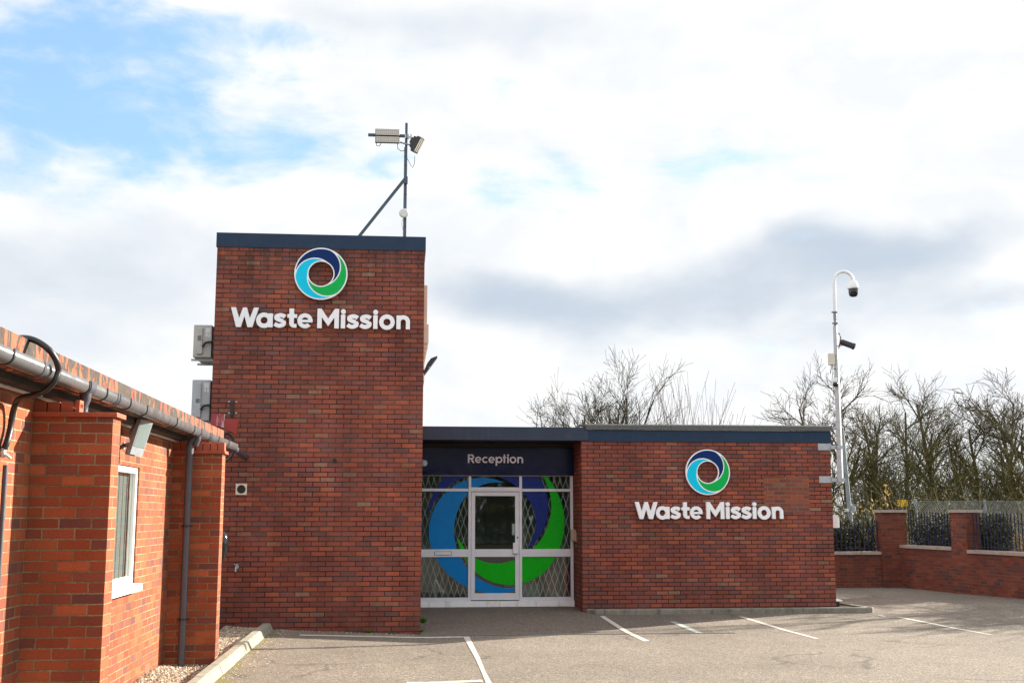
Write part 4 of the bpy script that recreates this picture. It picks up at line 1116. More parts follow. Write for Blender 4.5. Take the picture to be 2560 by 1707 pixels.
for py, d2 in ((8.5, .225), (13.6, .225)):
    mb = MB((PX, .012)); mb.box(LX + .0005, PX, py, py + d2, -.2, 2.455); pier = mb.build('pier', M['brick_left'], left)
    mb = MB()
    y0 = py - .028
    for k in range(4): mb.box(LX + .0006 + k * .149, LX + .0006 + k * .149 + .146, y0, py + d2 + .028, 2.4705, 2.487)
    for k in range(3): mb.box(LX + .0006 + k * .199, LX + .0006 + k * .199 + .196, y0 + .004, py + d2 + .024, 2.4555, 2.4700)
    mb.build('tile_cap', M['tile'], pier)
    mb = MB(); n = 3 if py < 10 else 7
    for k in range(4 if py < 10 else 7):
        w = .085 if py < 10 else .076
        if py < 10 and k > 2: break
        mb.cbox(LX + .002 + k * (w + .008), LX + .002 + k * (w + .008) + w, py + .012, py + .115, 2.489, 2.562 if py < 10 else 2.585, .003)
    if py < 10:
        mb.prism([[(0, 0), (.10, 0), (.10, .088), (0, .088)]] + [[(x + .011 * math.cos(2 * math.pi * i / 14), .048 + .02 * math.sin(2 * math.pi * i / 14)) for i in range(14)][::-1] for x in (.026, .051, .076)],
                 (LX + .29, py + .013, 2.489), (0, 1, 0), (0, 0, 1), .03)
    mb.build('loose_brick_course', M['tile'], pier)
# window
win = None
mb = MB()
fx = LX - .018; fw = .062
mb.cbox(fx - .06, fx, wy0 + .003, wy0 + fw, wz0 + .003, wz1 - .003, .005); mb.cbox(fx - .06, fx, wy1 - fw, wy1 - .003, wz0 + .003, wz1 - .003, .005)
mb.cbox(fx - .06, fx, wy0 + fw, wy1 - fw, wz1 - fw, wz1 - .003, .005); mb.cbox(fx - .06, fx, wy0 + fw, wy1 - fw, wz0 + .003, wz0 + fw + .01, .005)
mb.cbox(fx - .045, fx - .034, wy1 - fw - .06, wy1 - fw - .045, wz0 + fw + .01, wz1 - fw, .003)
win = mb.build('window_frame', M['upvc'], left)
mb = MB(); mb.face([(fx - .03, wy0 + fw, wz0 + fw), (fx - .03, wy1 - fw, wz0 + fw), (fx - .03, wy1 - fw, wz1 - fw), (fx - .03, wy0 + fw, wz1 - fw)]); mb.build('pane', M['glass_dark'], win)
mb = MB()
for k in range(14): mb.box(fx - .075, fx - .072 + .004 * (k % 2), wy0 + .07 + k * .08, wy0 + .147 + k * .08, wz0 + .06, wz1 - .06)
mb.build('reflection_strips', M['reflection_strips'], win)  # strips added behind the pane to give its grey reflected look
mb = MB(); mb.cbox(fx + .001, LX + .085, wy0 - .06, wy1 - .03, wz0 - .034, wz0 + .002, .006); mb.box(LX + .081, LX + .086, wy0 - .06, wy1 - .03, wz0 - .065, wz0 - .03); mb.build('window_sill', M['upvc'], left)
# gutter: half-round trough with brackets
gxc, gzc, gr = -2.352, 2.69, .056
def uprof(r, z=None, top=.036, n=14):
    z = gzc if z is None else z
    return [(gxc - r, z + top)] + [(gxc + r * math.cos(math.pi + math.pi * i / n), z + r * .95 * math.sin(math.pi + math.pi * i / n)) for i in range(n + 1)] + [(gxc + r, z + top)]
mb = MB(); prof = uprof(gr) + uprof(gr - .004)[::-1]
A = [(x, LY0, z) for x, z in prof]; B = [(x, 16.35, z) for x, z in prof]; n = len(prof)
mb.mesh(A + B, [(i, (i + 1) % n, n + (i + 1) % n, n + i) for i in range(n)], True); mb.mesh(A + B, [list(range(n))[::-1], [n + i for i in range(n)]], False)
gut = mb.build('gutter', M['grey_plastic'], left, recalc=True)
def collar(y, w, r, z=gzc):
    mb = MB(); P = uprof(r, top=.042) + uprof(gr + .0005, top=.042)[::-1]
    A = [(x, y, q) for x, q in P]; B = [(x, y + w, q) for x, q in P]; n = len(P)
    mb.mesh(A + B, [(i, (i + 1) % n, n + (i + 1) % n, n + i) for i in range(n)] + [list(range(n))[::-1], [n + i for i in range(n)]]); return mb
for y in (5.4, 6.2, 6.95, 8.62, 9.13, 9.92, 10.55, 11.95, 12.95, 14.65, 15.5):
    collar(y, .022, gr + .007).build('gutter_bracket', M['black_plastic'], gut, recalc=True)
for y in (7.55, 9.48, 9.56, 14.0, 14.12):
    collar(y, .05, gr + .005).build('gutter_joint', M['grey_pipe'], gut, recalc=True)
for py in (8.74, 13.46):
    mb = MB(); mb.tube([(gxc, py, gzc - .04), (gxc, py, gzc - .09), (gxc - .02, py, gzc - .15)], [.045, .04, .036], 18, smooth=True); mb.build('gutter_outlet', M['grey_pipe'], gut)
    mb = collar(py - .07, .14, gr + .006); mb.build('gutter_joint', M['grey_pipe'], gut, recalc=True)
mb = MB(); mb.tube([(gxc, 16.34, gzc - .02), (gxc, 16.55, gzc - .03), (gxc - .02, 16.95, gzc - .04), (gxc - .05, 17.4, gzc - .05), (gxc - .05, 17.97, gzc - .06)], [.05, .048, .045, .045, .045], 14); mb.build('gutter_spout', M['grey_pipe'], gut)
def downpipe(x, y, z0, z1):
    mb = MB(); mb.tube([(x + .07, y, z1 + .05), (x + .012, y, z1 - .02), (x, y, z1 - .06), (x, y, z0)], .039, 20); mb.build('downpipe', M['grey_pipe'], left)
    mb = MB(); mb.tube([(x, y, z1 - .16), (x, y, z1 - .07)], .046, 20); mb.tube([(x, y, z1 - .072), (x, y, z1 - .058)], .050, 20); mb.build('pipe_socket', M['grey_pipe'], left)
    for z in (z0 + .52, z0 + 1.55, ):
        if z < z1 - .3:
            mb = MB(); mb.tube([(x, y, z - .012), (x, y, z + .012)], .044, 20); mb.box(x - .065, x + .065, y + .03, y + .038, z - .01, z + .01); mb.build('pipe_clip', M['black_plastic'], left)
downpipe(-2.432, 13.46, .08, 2.60)
mb = MB(); mb.tube([(-2.375, 8.79, 2.56), (-2.375, 8.79, -.1)], .034, 18); mb.build('downpipe', M['grey_pipe'], left)
mb = MB(); c = onX(12, 1162, LX + .03); mb.tube([(LX + .035, c.y, c.z), (LX + .035, c.y, -.1)], .017, 12); mb.build('conduit', M['grey_pipe'], left)
mb = MB(); a = (12.62, .10); 
for i in range(5): mb.box(LX + .0005, LX + .004, 12.62, 12.83, .115 + i * .02, .125 + i * .02)
mb.box(LX + .0002, LX + .0022, 12.60, 12.85, .10, .215); mb.build('air_brick', M['tile'], left)

# floodlight on the left building
t = thing('floodlight', 'weathered aluminium floodlight leaning out on an arm above the white window', 'floodlight', (-2.5, 11.25, 2.35), 'floodlights')
up_ = Vector((.26, .0, .965)).normalized(); nrm = Vector((.90, -.36, -.243)).normalized(); sd = up_.cross(nrm).normalized(); nrm = sd.cross(up_).normalized()
c0 = onY(349, 1094, 11.1)
mb = MB(); mb.obox(c0, sd, up_, nrm, .10, .165, .022); mb.build('housing', M['galv_dull'], t)
mb = MB(); mb.obox(c0 + nrm * .0232 + up_ * .03, sd, up_, nrm, .088, .118, .0012); mb.build('glass_front', M['lamp_glass'], t)
mb = MB(); bm = bmesh.new(); bmesh.ops.create_uvsphere(bm, u_segments=20, v_segments=10, radius=1)
for v in bm.verts:
    w = v.co.copy(); v.co = c0 - nrm * .024 + up_ * .035 + sd * (w.x * .085) + up_ * (w.y * .115) - nrm * (max(w.z, 0) * .085)
mb.bm(bm, True); mb.build('reflector_back', M['galv_dull'], t)
mb = MB(); mb.obox(c0 - up_ * .135 - nrm * .045, sd, up_, nrm, .05, .045, .0215); mb.build('terminal_box', M['galv_dull'], t)
w = Vector((LX, 11.22, 2.405)); mb = MB(); e = c0 - nrm * .05 - up_ * .07; mb.obox((w + e) / 2, e - w, (0, 0, 1), Vector((0, 0, 1)).cross(e - w), (e - w).length / 2, .02, .004); mb.tube([w, w + Vector((.012, 0, 0))], .035, 14)
mb.build('arm', M['galv_dull'], t)

# thick black conduit hose looping over the gutter
hs = thing('drain_hose', 'thick black hose looping over the gutter down to a stub in the left wall', 'hose', (-2.3, 7.5, 2.2))
P = [onX(*q) for q in ((40, 846, -2.56), (66, 845, -2.46), (94, 854, -2.38), (122, 874, -2.30), (140, 900, -2.262), (146, 925, -2.258), (138, 950, -2.27), (114, 975, -2.33), (85, 988, -2.41), (57, 993, -2.50), (41, 1005, -2.57), (32, 1032, -2.60), (26, 1070, -2.61), (18, 1103, -2.61), (10, 1122, -2.625))]
mb = MB(); sp = []
for i in range(len(P) - 1):
    p0, p1, p2, p3 = [Vector(P[max(0, min(len(P) - 1, i + k))]) for k in (-1, 0, 1, 2)]
    for t_ in (0, .25, .5, .75): sp.append(.5 * (2 * p1 + (p2 - p0) * t_ + (2 * p0 - 5 * p1 + 4 * p2 - p3) * t_ ** 2 + (3 * p1 - p0 - 3 * p2 + p3) * t_ ** 3))
sp.append(Vector(P[-1])); mb.tube(sp, .0205, 14); mb.build('hose', M['black_plastic'], hs)
mb = MB(); mb.tube([onX(10, 1121, -2.625), onX(6, 1132, -2.632), onX(9, 1140, -2.62)], .02, 12); mb.tube([onX(9, 1133, -2.62), onX(18, 1138, -2.6), onX(26, 1145, -2.59)], .010, 10); mb.build('stub_pipe', M['cable_grey'], hs)
for k in (12, 30, 46):
    q = sp[k]; mb = MB(); d = (sp[k + 1] - sp[k]).normalized(); mb.tube([q - d * .006, q + d * .006], .0225, 14); mb.build('tape_band', M['soffit'], hs)
# cable coil at the gutter end
cl = thing('cable_coil', 'loop of black cable hanging at the gutter end against the tower', 'cable', (-2.2, 17.2, 2.5))
c = onY(566, 1112, 17.3)
mb = MB()
for k, (rx, rz, dx) in enumerate(((.125, .205, 0), (.118, .190, .012), (.13, .2, -.015))):
    mb.tube([(c.x - .01 + dx + rx * math.cos(a), 17.3 + .05 * math.sin(a * 2) + .03 * k, c.z - .03 + rz * math.sin(a)) for a in [R(-120 + 12 * i) for i in range(25)]], .011, 8)
mb.build('cable', M['black_plastic'], cl)
mb = MB(); c = onY(577, 1119, 17.8); mb.tube([(c.x - .05, 17.70, c.z), (c.x, 17.82, c.z - .01), (c.x + .02, 17.975, c.z - .01)], .035, 14); mb.build('wall_sleeve', M['black_plastic'], cl)
t = thing('hose_cover', 'rounded glossy black cover peeping out behind the second pier', 'cover', (-2.1, 13.95, 1.3))
bm = bmesh.new(); bmesh.ops.create_uvsphere(bm, u_segments=20, v_segments=14, radius=1)
for v in bm.verts: v.co = Vector((-2.115 + v.co.x * .085, 13.98 + v.co.y * .10, 1.42 + v.co.z * .155 - (.06 * v.co.z * v.co.z if v.co.z < 0 else 0)))
mb = MB(); mb.bm(bm, True); mb.build('shell', M['black_gloss'], t)
mb = MB(); mb.box(-2.22, -2.14, 13.826, 13.90, 1.33, 1.50); mb.build('mount', M['black_plastic'], t)

# ------------------------------------------------------------------ boundary wall with railings
BA = Vector((12.37, 28.1, 0)); BB = Vector((14.106, 17.0, 0)); bd = (BB - BA).normalized(); bn = Vector((bd.y, -bd.x, 0))
if bn.x > 0: bn = -bn            # faces the car park
bw = thing('boundary_wall', 'brown-red brick boundary wall with stone copings, square pillars and blue railings', 'wall', (12, 27, 0))
def wallrun(a, b, z1, th, name, mat, z0=-.25, lip=0.):
    """straight wall from a to b on plan, th thick behind the face"""
    d = (b - a).normalized(); n = Vector((-d.y, d.x, 0))
    if n.dot(Vector((0, 1, 0))) + n.dot(Vector((1, 0, 0))) < 0: n = -n
    q = [a - n * lip, b - n * lip, b + n * (th + lip), a + n * (th + lip)]
    m = MB(); v = [Vector((p.x, p.y, z0)) for p in q] + [Vector((p.x, p.y, z1)) for p in q]
    F = [(4, 5, 6, 7), (0, 1, 5, 4), (1, 2, 6, 5), (2, 3, 7, 6), (3, 0, 4, 7), (3, 2, 1, 0)]
    m.mesh(v, F); o = m.build(name, mat, bw, recalc=True)
    # run the brick pattern along the wall
    uvl = o.data.uv_layers[0]
    for poly in o.data.polygons:
        if abs(poly.normal.z) < .5:
            ax = d if abs(poly.normal.dot(d)) < .5 else n
            for li in poly.loop_indices:
                co = o.data.vertices[o.data.loops[li].vertex_index].co; uvl.data[li].uv = (co.dot(ax), co.z)
    return o, d, n
a0, a1 = Vector((8.2, 28.1, 0)), Vector((11.898, 28.1, 0))
wallrun(a0, a1, .765, .22, 'wall_panel', M['brick_boundary'])
for i in range(4):
    p = a0 + (a1 - a0) * (i / 4 + .0006); q = a0 + (a1 - a0) * ((i + 1) / 4 - .0006)
    wallrun(p, q, .838, .22, 'coping', M['coping'], .7655, .03)
wallrun(Vector((11.899, 28.04, 0)), Vector((12.551, 28.04, 0)), 1.80, .34, 'pillar', M['brick_boundary'])
wallrun(Vector((11.87, 28.0, 0)), Vector((12.2, 28.0, 0)), 1.868, .42, 'pillar_cap', M['coping'], 1.8005); wallrun(Vector((12.203, 28.0, 0)), Vector((12.58, 28.0, 0)), 1.868, .42, 'pillar_cap', M['coping'], 1.8005)
L = (BB - BA).length
sB0, sP0, sP1 = .0, (Vector((12.695, 25.98, 0)) - BA).dot(bd), (Vector((12.79, 25.40, 0)) - BA).dot(bd)
P = lambda s: BA + bd * s
wallrun(P(.0), P(sP0), .93, .22, 'wall_panel', M['brick_boundary']); wallrun(P(sP1), P(L), .885, .22, 'wall_panel', M['brick_boundary'])
for s0, s1, n, z in ((.0, sP0, 2, .93), (sP1, L, 9, .885)):
    for i in range(n): wallrun(P(s0 + (s1 - s0) * i / n + .003), P(s0 + (s1 - s0) * (i + 1) / n - .003), z + .075, .22, 'coping', M['coping'], z + .0005, .03)
wallrun(P(sP0 + .001) - bd.cross(Vector((0, 0, 1))) * 0, P(sP1 - .001), 1.795, .34, 'pillar', M['brick_boundary'])
wallrun(P(sP0 - .03), P((sP0 + sP1) / 2 - .002), 1.86, .40, 'pillar_cap', M['coping'], 1.7955, .03); wallrun(P((sP0 + sP1) / 2 + .002), P(sP1 + .03), 1.86, .40, 'pillar_cap', M['coping'], 1.7955, .03)
def railing(a, b, zb, zl, zm, zt, off):
    d = (b - a).normalized(); n = Vector((-d.y, d.x, 0))
    if n.x + n.y < 0: n = -n
    a, b = a + n * off, b + n * off; m = MB(); Lr = (b - a).length; k = int(Lr / .118)
    for z in (zl, zm): m.obox((a + b) / 2 + Vector((0, 0, z)), d, n, (0, 0, 1), Lr / 2, .018, .005)
    for i in range(k + 1):
        p = a + d * (Lr * (i + .3) / (k + .6)); m.tube([p + Vector((0, 0, zb)), p + Vector((0, 0, zt - .05)), p + Vector((0, 0, zt - .045)), p + Vector((0, 0, zt))], [.0125, .0125, .016, .002], 6)
    m.build('railing', M['rail_blue'], bw)
railing(a0, a1, .87, .915, 1.40, 1.63, .11)
railing(P(.25), P(sP0), 1.03, 1.073, 1.585, 1.825, .11)
railing(P(sP1 - .05), P(L), .98, 1.03, 1.56, 1.80, .11)


# ------------------------------------------------------------------ plants
def leafy(mb, tones, rg, c, r, n, size, flat=1., lo=0., hi=1.):
    """n small leaves filling an ellipsoid c, r"""
    for _ in range(n):
        while True:
            p = Vector((rg.uniform(-1, 1), rg.uniform(-1, 1), rg.uniform(-1, 1)))
            if p.length < 1: break
        q = Vector((c[0] + p.x * r[0], c[1] + p.y * r[1], c[2] + p.z * r[2]))
        if q.z < -.1: continue
        a = Vector((rg.gauss(0, 1), rg.gauss(0, 1), rg.gauss(0, 1))).normalized(); b = a.orthogonal().normalized(); s = size * rg.uniform(.6, 1.4)
        mb.mesh([q - a * s, q + b * s * .45, q + a * s, q - b * s * .45], [(0, 1, 2, 3)]); tones.append(rg.uniform(lo, hi))


def set_tone(o, tones):
    at = o.data.attributes.new('tone', 'FLOAT', 'FACE'); at.data.foreach_set('value', np.array(tones, np.float32))


def grow(rg, mt, mc, p, d, L, r, lvl, maxl, up, wob, nch, ang, minr, ratio=(.48, .74), first=.35):
    n = (9 if lvl == 0 else 5) if lvl < 2 else 3; pts = [p.copy()]; rs = [r]; st = L / n
    kids = []
    for i in range(n):
        d = (d + Vector((rg.gauss(0, wob), rg.gauss(0, wob), rg.gauss(0, wob) + up))).normalized()
        p = p + d * st; pts.append(p.copy()); rs.append(max(r * (1 - .62 * (i + 1) / n), minr)); kids.append((p.copy(), d.copy(), rs[-1], (i + 1) / n))
    (mt if r > .022 else mc).tube(pts, rs, 7 if lvl == 0 else (5 if r > .022 else 3), cap=False)
    if lvl >= maxl: return
    k = nch[min(lvl, len(nch) - 1)]
    for j in range(k):
        t = .28 + .72 * (j + rg.random()) / k if lvl > 0 else first + (1 - first) * (j + rg.random()) / k
        q, qd, qr, tt = min(kids, key=lambda s: abs(s[3] - t))
        a = rg.uniform(0, 2 * math.pi); o1 = qd.orthogonal().normalized(); o2 = qd.cross(o1)
        an = R(rg.uniform(*ang)); nd = (qd * math.cos(an) + (o1 * math.cos(a) + o2 * math.sin(a)) * math.sin(an)).normalized()
        grow(rg, mt, mc, q, nd, L * rg.uniform(*ratio) * (1 - .45 * tt if lvl == 0 else 1), max(qr * rg.uniform(.5, .75), minr), lvl + 1, maxl, up, wob * 1.15, nch, ang, minr, ratio if lvl else (.42, .70), first)


def tree(name, label, x, y, h, seed, stems=1, spread=.35, mat='bark', lean=(0, 0), nch=(7, 6, 5, 3), ang=(22, 48), maxl=3, up=.05, minr=.008, r0=.13, group=None, low=0, zb=-.1, trunk=.8, ratio=(.48, .74), first=.35, wob=.07):
    rg = random.Random(seed); root = thing(name, label, 'tree', (x, y, zb), group)
    mt, mc = MB(), MB()
    for s in range(stems):
        a = 2 * math.pi * s / max(stems, 1) + rg.uniform(-.4, .4); sp = spread if stems > 1 else 0
        d = Vector((math.cos(a) * sp + lean[0], math.sin(a) * sp + lean[1], 1)).normalized()
        grow(rg, mt, mc, Vector((x, y, zb)) + Vector((math.cos(a), math.sin(a), 0)) * (.08 if stems > 1 else 0), d, h * trunk * rg.uniform(.85, 1.1), r0 * rg.uniform(.8, 1.1), 0, maxl, up, wob, nch, ang, minr, ratio, first)
    for i in range(low):        # fine epicormic twigs over the lower trunk
        z = zb + rg.uniform(.4, h * .5); a = rg.uniform(0, 6.28); d = Vector((math.cos(a), math.sin(a), rg.uniform(.2, 1.2))).normalized()
        grow(rg, mc, mc, Vector((x + lean[0] * z, y + lean[1] * z, z)), d, rg.uniform(.7, 1.7), .012, 2, 3, .06, .14, (4, 4, 5), (25, 60), .0075)
    t = mt.build('trunk', M[mat], root); c = mc.build('crown', M[mat], root)
    return root


GT = 'bare trees along the skyline'
tree('bare_tree', 'bare spreading tree, the widest, behind the middle of the low roof', 7.75, 45.5, 6.7, 23, 9, .27, 'bark_mid', (.0, 0), (9, 6, 5, 3), (18, 40), 3, .014, .0062, .075, GT, trunk=.95, ratio=(.26, .46), first=.26, wob=.042)
tree('bare_tree', 'bare tree leaning left over the entrance roof, left of the widest one', 6.9, 46, 5.9, 34, 4, .20, 'bark_mid', (-.14, 0), (9, 6, 5, 3), (22, 46), 3, .010, .0062, .085, GT, trunk=.95, ratio=(.28, .50), first=.26, wob=.042)
sh = thing('coppiced_shrub', 'bare upright reddish twigs of a coppiced shrub behind the low roof', 'shrub', (11.8, 46, -.1))
rg = random.Random(5); mt, mc = MB(), MB()
for i in range(46):
    x = 12.5 + 4.4 * i / 46 + rg.uniform(-.1, .1); hh = (4.9 + 1.5 * math.exp(-((x - 14.1) / 1.6) ** 2) * rg.uniform(.5, 1.2) + rg.uniform(-.3, .3)) * .74
    grow(rg, mt, mc, Vector(((x - 14.6) * .6 + 11.75, 46 + rg.uniform(-.6, .6), -.1)), Vector((.065 * (x - 14.5), 0, 1)).normalized(), hh, .022, 1, 2, .03, .035, (6, 7, 3), (9, 22), .0065)
mt.build('trunk', M['bark_pink'], sh); mc.build('crown', M['bark_pink'], sh)
kinds = [(2125, 40.5, 8.3, 'bare tree leaning left behind the camera mast', -.24), (2180, 41.5, 7.0, 'lichen-covered bare tree just right of the camera mast', .02), (2238, 40, 7.1, 'lichen-covered bare tree above the first brick pillar', -.02),
         (2300, 42.5, 6.6, 'lichen-covered bare tree between the two brick pillars', .05), (2362, 40.5, 7.2, 'lichen-covered bare tree with a dark forked trunk left of the second brick pillar', -.06), (2428, 42, 7.0, 'lichen-covered bare tree above the second brick pillar', .03),
         (2492, 40.5, 7.2, 'lichen-covered bare tree right of the second brick pillar', .0), (2545, 42, 6.8, 'lichen-covered bare tree nearest the right edge of the photo', .04)]
for i, (px, yy, hh, lb, ln) in enumerate(kinds):
    c = onY(px, 1250, yy)
    tree('bare_tree', lb, c.x, yy, hh * .77, 100 + i, 2 if i in (0, 2, 5) else 1, .12, 'bark', (ln, 0), (18, 8, 5, 3), (22, 50), 3, .028, .0066, .105, 'bare trees beyond the boundary wall', 90, trunk=1., ratio=(.24, .42), first=.2, wob=.05)
for i, (x, yy, hh) in enumerate(((24.3, 40.5, 7.2), (21.8, 29.6, 6.6), (26.2, 33.5, 7.5), (18.6, 27.2, 5.2), (19.8, 25.2, 5.6))):
    tree('bare_tree', 'lichen-covered bare tree in the row running on past the right edge of the photo', x, yy, hh * .88, 300 + i, 2, .2, 'bark', (-.02, 0), (13, 6, 5, 2), (24, 55), 3, .03, .012, .13, 'bare trees past the right edge', 60, trunk=1., ratio=(.26, .45), first=.2)

def ivy_tree(label, x, y, h, r, seed):
    rg = random.Random(seed); root = thing('ivy_tree', label, 'tree', (x, y, -.1), 'ivy-clad trees past the right edge')
    mt, mc = MB(), MB(); grow(rg, mt, mc, Vector((x, y, -.1)), Vector((0, 0, 1)), h * .95, .16, 0, 3, .03, .05, (14, 6, 4, 2), (24, 55), .012, (.26, .42), .2)
    mt.build('trunk', M['bark'], root); mc.build('crown', M['bark'], root)
    mb = MB(); tones = []
    for i in range(26):
        a = rg.uniform(0, 6.28); q = r * math.sqrt(rg.random()); z = rg.uniform(.25, .92) * h
        leafy(mb, tones, rg, (x + q * math.cos(a) * (1.1 - z / h * .6), y + q * math.sin(a) * (1.1 - z / h * .6), z), (.55, .55, .45), 130, .06)
    set_tone(mb.build('foliage', M['leaf_olive'], root), tones)
ivy_tree('ivy-clad tree past the right edge, the nearer one', 20.3, 24.4, 5.6, 1.5, 51)
ivy_tree('ivy-clad tree past the right edge, the farther one', 21.0, 29.0, 6.4, 1.9, 52)


def thicket():
    rg = random.Random(77); mb = MB(); tones = []
    mb.cur = 0
    for i in range(420):
        x = rg.uniform(10.5, 27); y = rg.uniform(33, 39.5); hh = rg.uniform(.9, 2.5)
        a = rg.uniform(0, 6.28); d = Vector((math.cos(a) * .6, math.sin(a) * .6, 1)).normalized()
        grow(rg, mb, mb, Vector((x, y, -.1)), d, hh, .014, 2, 3, -.02, .16, (4, 4, 5), (25, 60), .008)
    tones = [0.] * len(mb.f); mb.cur = 1
    for i in range(230):
        x = rg.uniform(10.5, 27); y = rg.uniform(36, 43); z = abs(rg.gauss(.7, 1.0)) + .3
        leafy(mb, tones, rg, (x, y, z), (.8, .6, .55), 55, .05)
    o = mb.build('undergrowth', [M['bark'], M['leaf_olive']]); set_tone(o, tones); tag(o, kind='stuff')
thicket()

def shrub(name, label, parts, mat, n, size, seed, stems=10, cat='shrub', lo=0., hi=1.):
    rg = random.Random(seed); c0 = parts[0][0]; root = thing(name, label, cat, (c0[0], c0[1], 0))
    mb = MB(); tones = []
    for c, r in parts: leafy(mb, tones, rg, c, r, n, size, lo=lo, hi=hi)
    o = mb.build('foliage', mat, root); set_tone(o, tones)
    mb = MB()
    for i in range(stems):
        c, r = rg.choice(parts); p = Vector((c[0] + rg.uniform(-.4, .4) * r[0], c[1] + rg.uniform(-.3, .3) * r[1], 0))
        grow(rg, mb, mb, p, Vector((rg.gauss(0, .25), rg.gauss(0, .25), 1)).normalized(), c[2] + r[2] * .7, .018, 1, 2, .02, .1, (4, 4), (20, 50), .006)
    mb.build('stem', M['bark_mid'], root); return root
shrub('hedge', 'dark evergreen hedge behind the railings left of the first brick pillar', [((9.2 + .55 * i, 28.95, 1.0), (.5, .35, .58 + .05 * (i % 3))) for i in range(6)], M['leaf_dark'], 1900, .05, 41, cat='hedge')
shrub('hedge', 'dark evergreen hedge behind the railings between the two brick pillars', [((13.1 + .075 * i, 28.2 - .45 * i, 1.12), (.40, .45, .66)) for i in range(7)], M['leaf_dark'], 1900, .045, 42, cat='hedge')
shrub('gold_shrub', 'yellow and orange leaved shrub peeping over the first brick pillar', [((12.35, 29.6, 1.95), (.45, .4, .22)), ((13.0, 29.5, 1.75), (.22, .4, .45)), ((12.75, 29.6, 2.25), (.12, .2, .3))], M['leaf_gold'], 27, .045, 43, lo=.5, hi=.95)
shrub('flowering_shrub', 'leafy shrub with yellow and pink leaves behind the right railings', [((13.75, 24.6 - .5 * i, .95 + .06 * i), (.35, .5, .42)) for i in range(6)], M['leaf_gold'], 330, .04, 44, lo=0, hi=1)
shrub('green_shrub', 'bright green shrub rising over the right railings', [((14.30, 23.9, 1.5), (.40, .7, .6)), ((14.15, 23.3, 1.0), (.35, .6, .6)), ((14.4, 23.2, 1.9), (.4, .7, .5)), ((14.5, 22.2, 1.4), (.5, .8, 1.0)), ((14.7, 21.0, 1.3), (.5, .8, 1.0)), ((14.9, 19.8, 1.4), (.5, .8, 1.0)), ((15.1, 18.6, 1.3), (.5, .8, 1.0))], M['leaf_green'], 620, .042, 45)

def weed(label, px, py, s, n, seed):
    rg = random.Random(seed); z = -.03
    for _ in range(4): q = onZ(px, py, z); z = gz(q.x, q.y)
    q = onZ(px, py, z); q.y = min(q.y, 17.93) if q.x < TX1 - .02 else q.y
    mb = MB(); tones = []
    for i in range(n):
        a = rg.uniform(0, 6.28); l = s * rg.uniform(.5, 1.1); d = Vector((math.cos(a) * .7, math.sin(a) * .7 - .1, rg.uniform(.5, 1.5))).normalized(); sd_ = d.cross(Vector((0, 0, 1))).normalized() * l * .22
        b = Vector((q.x, q.y, z)) + Vector((rg.uniform(-1, 1), rg.uniform(-.4, .1), 0)) * s * .35
        mb.mesh([b, b + d * l * .5 + sd_, b + d * l, b + d * l * .5 - sd_], [(0, 1, 2, 3)]); tones.append(rg.random())
    o = mb.build('weed', M['weed'], top=True); set_tone(o, tones); tag(o, label, 'weed', 'weeds at the foot of the tower')
weed('tallest green weed at the right foot of the tower', 1056, 1556, .10, 60, 1); weed('small weed at the tower corner just below the tallest weed', 1053, 1579, .06, 26, 2)
weed('bushy green weed at the tower foot, largest on the front side', 923, 1580, .065, 40, 3); weed('low weed at the tower foot right of the bushy one', 975, 1582, .05, 26, 4)
weed('tiny weed at the tower foot nearest the kerb', 751, 1576, .035, 14, 5); weed('flat weed on the road at the foot of the boundary wall', 2392, 1476, .16, 60, 6)
weed('thin grass tuft beside the corner kerb of the entrance', 1457, 1521, .05, 22, 7)

def far_woods():
    rg = random.Random(8); mb = MB(); tones = []
    for i in range(70):
        x = -60 + 130 * i / 70 + rg.uniform(-1, 1); hh = rg.uniform(4.5, 7.5)
        leafy(mb, tones, rg, (x, -32 + rg.uniform(-2, 2), hh * .5), (2.2, 1.5, hh * .55), 380, .5)
    o = mb.build('far_woods', M['leaf_olive']); set_tone(o, tones); tag(o, kind='stuff')
far_woods()

cs = MB(); rg = random.Random(9)
for i in range(9):
    p = Vector((8.05 + rg.uniform(0, .1), 21.6 + rg.uniform(0, .5), 1.55)); pts = [p]
    for k in range(6): p = p + Vector((rg.gauss(.012 * (i % 3 - .6), .03), rg.gauss(0, .03), .13 + rg.uniform(-.03, .04))); pts.append(p)
    cs.tube(pts, [.009 - .001 * k for k in range(7)], 5)
    if i % 2: cs.tube([pts[3], pts[3] + Vector((.12, .02, .07)), pts[3] + Vector((.17, .05, .16)), pts[3] + Vector((.26, .05, .19))], [.007, .006, .005, .004], 5)
for i in range(5): cs.tube([(8.02, 21.7 + i * .1, .08), (8.06 + .02 * i, 21.65 + i * .1, .8), (8.05 + rg.uniform(0, .1), 21.7 + i * .1, 1.56)], .008, 5)
tag(cs.build('climbing_stems', M['stem_pale'], top=True), 'pale leafless climber stems against the right side wall above the meter box', 'climbing plant')

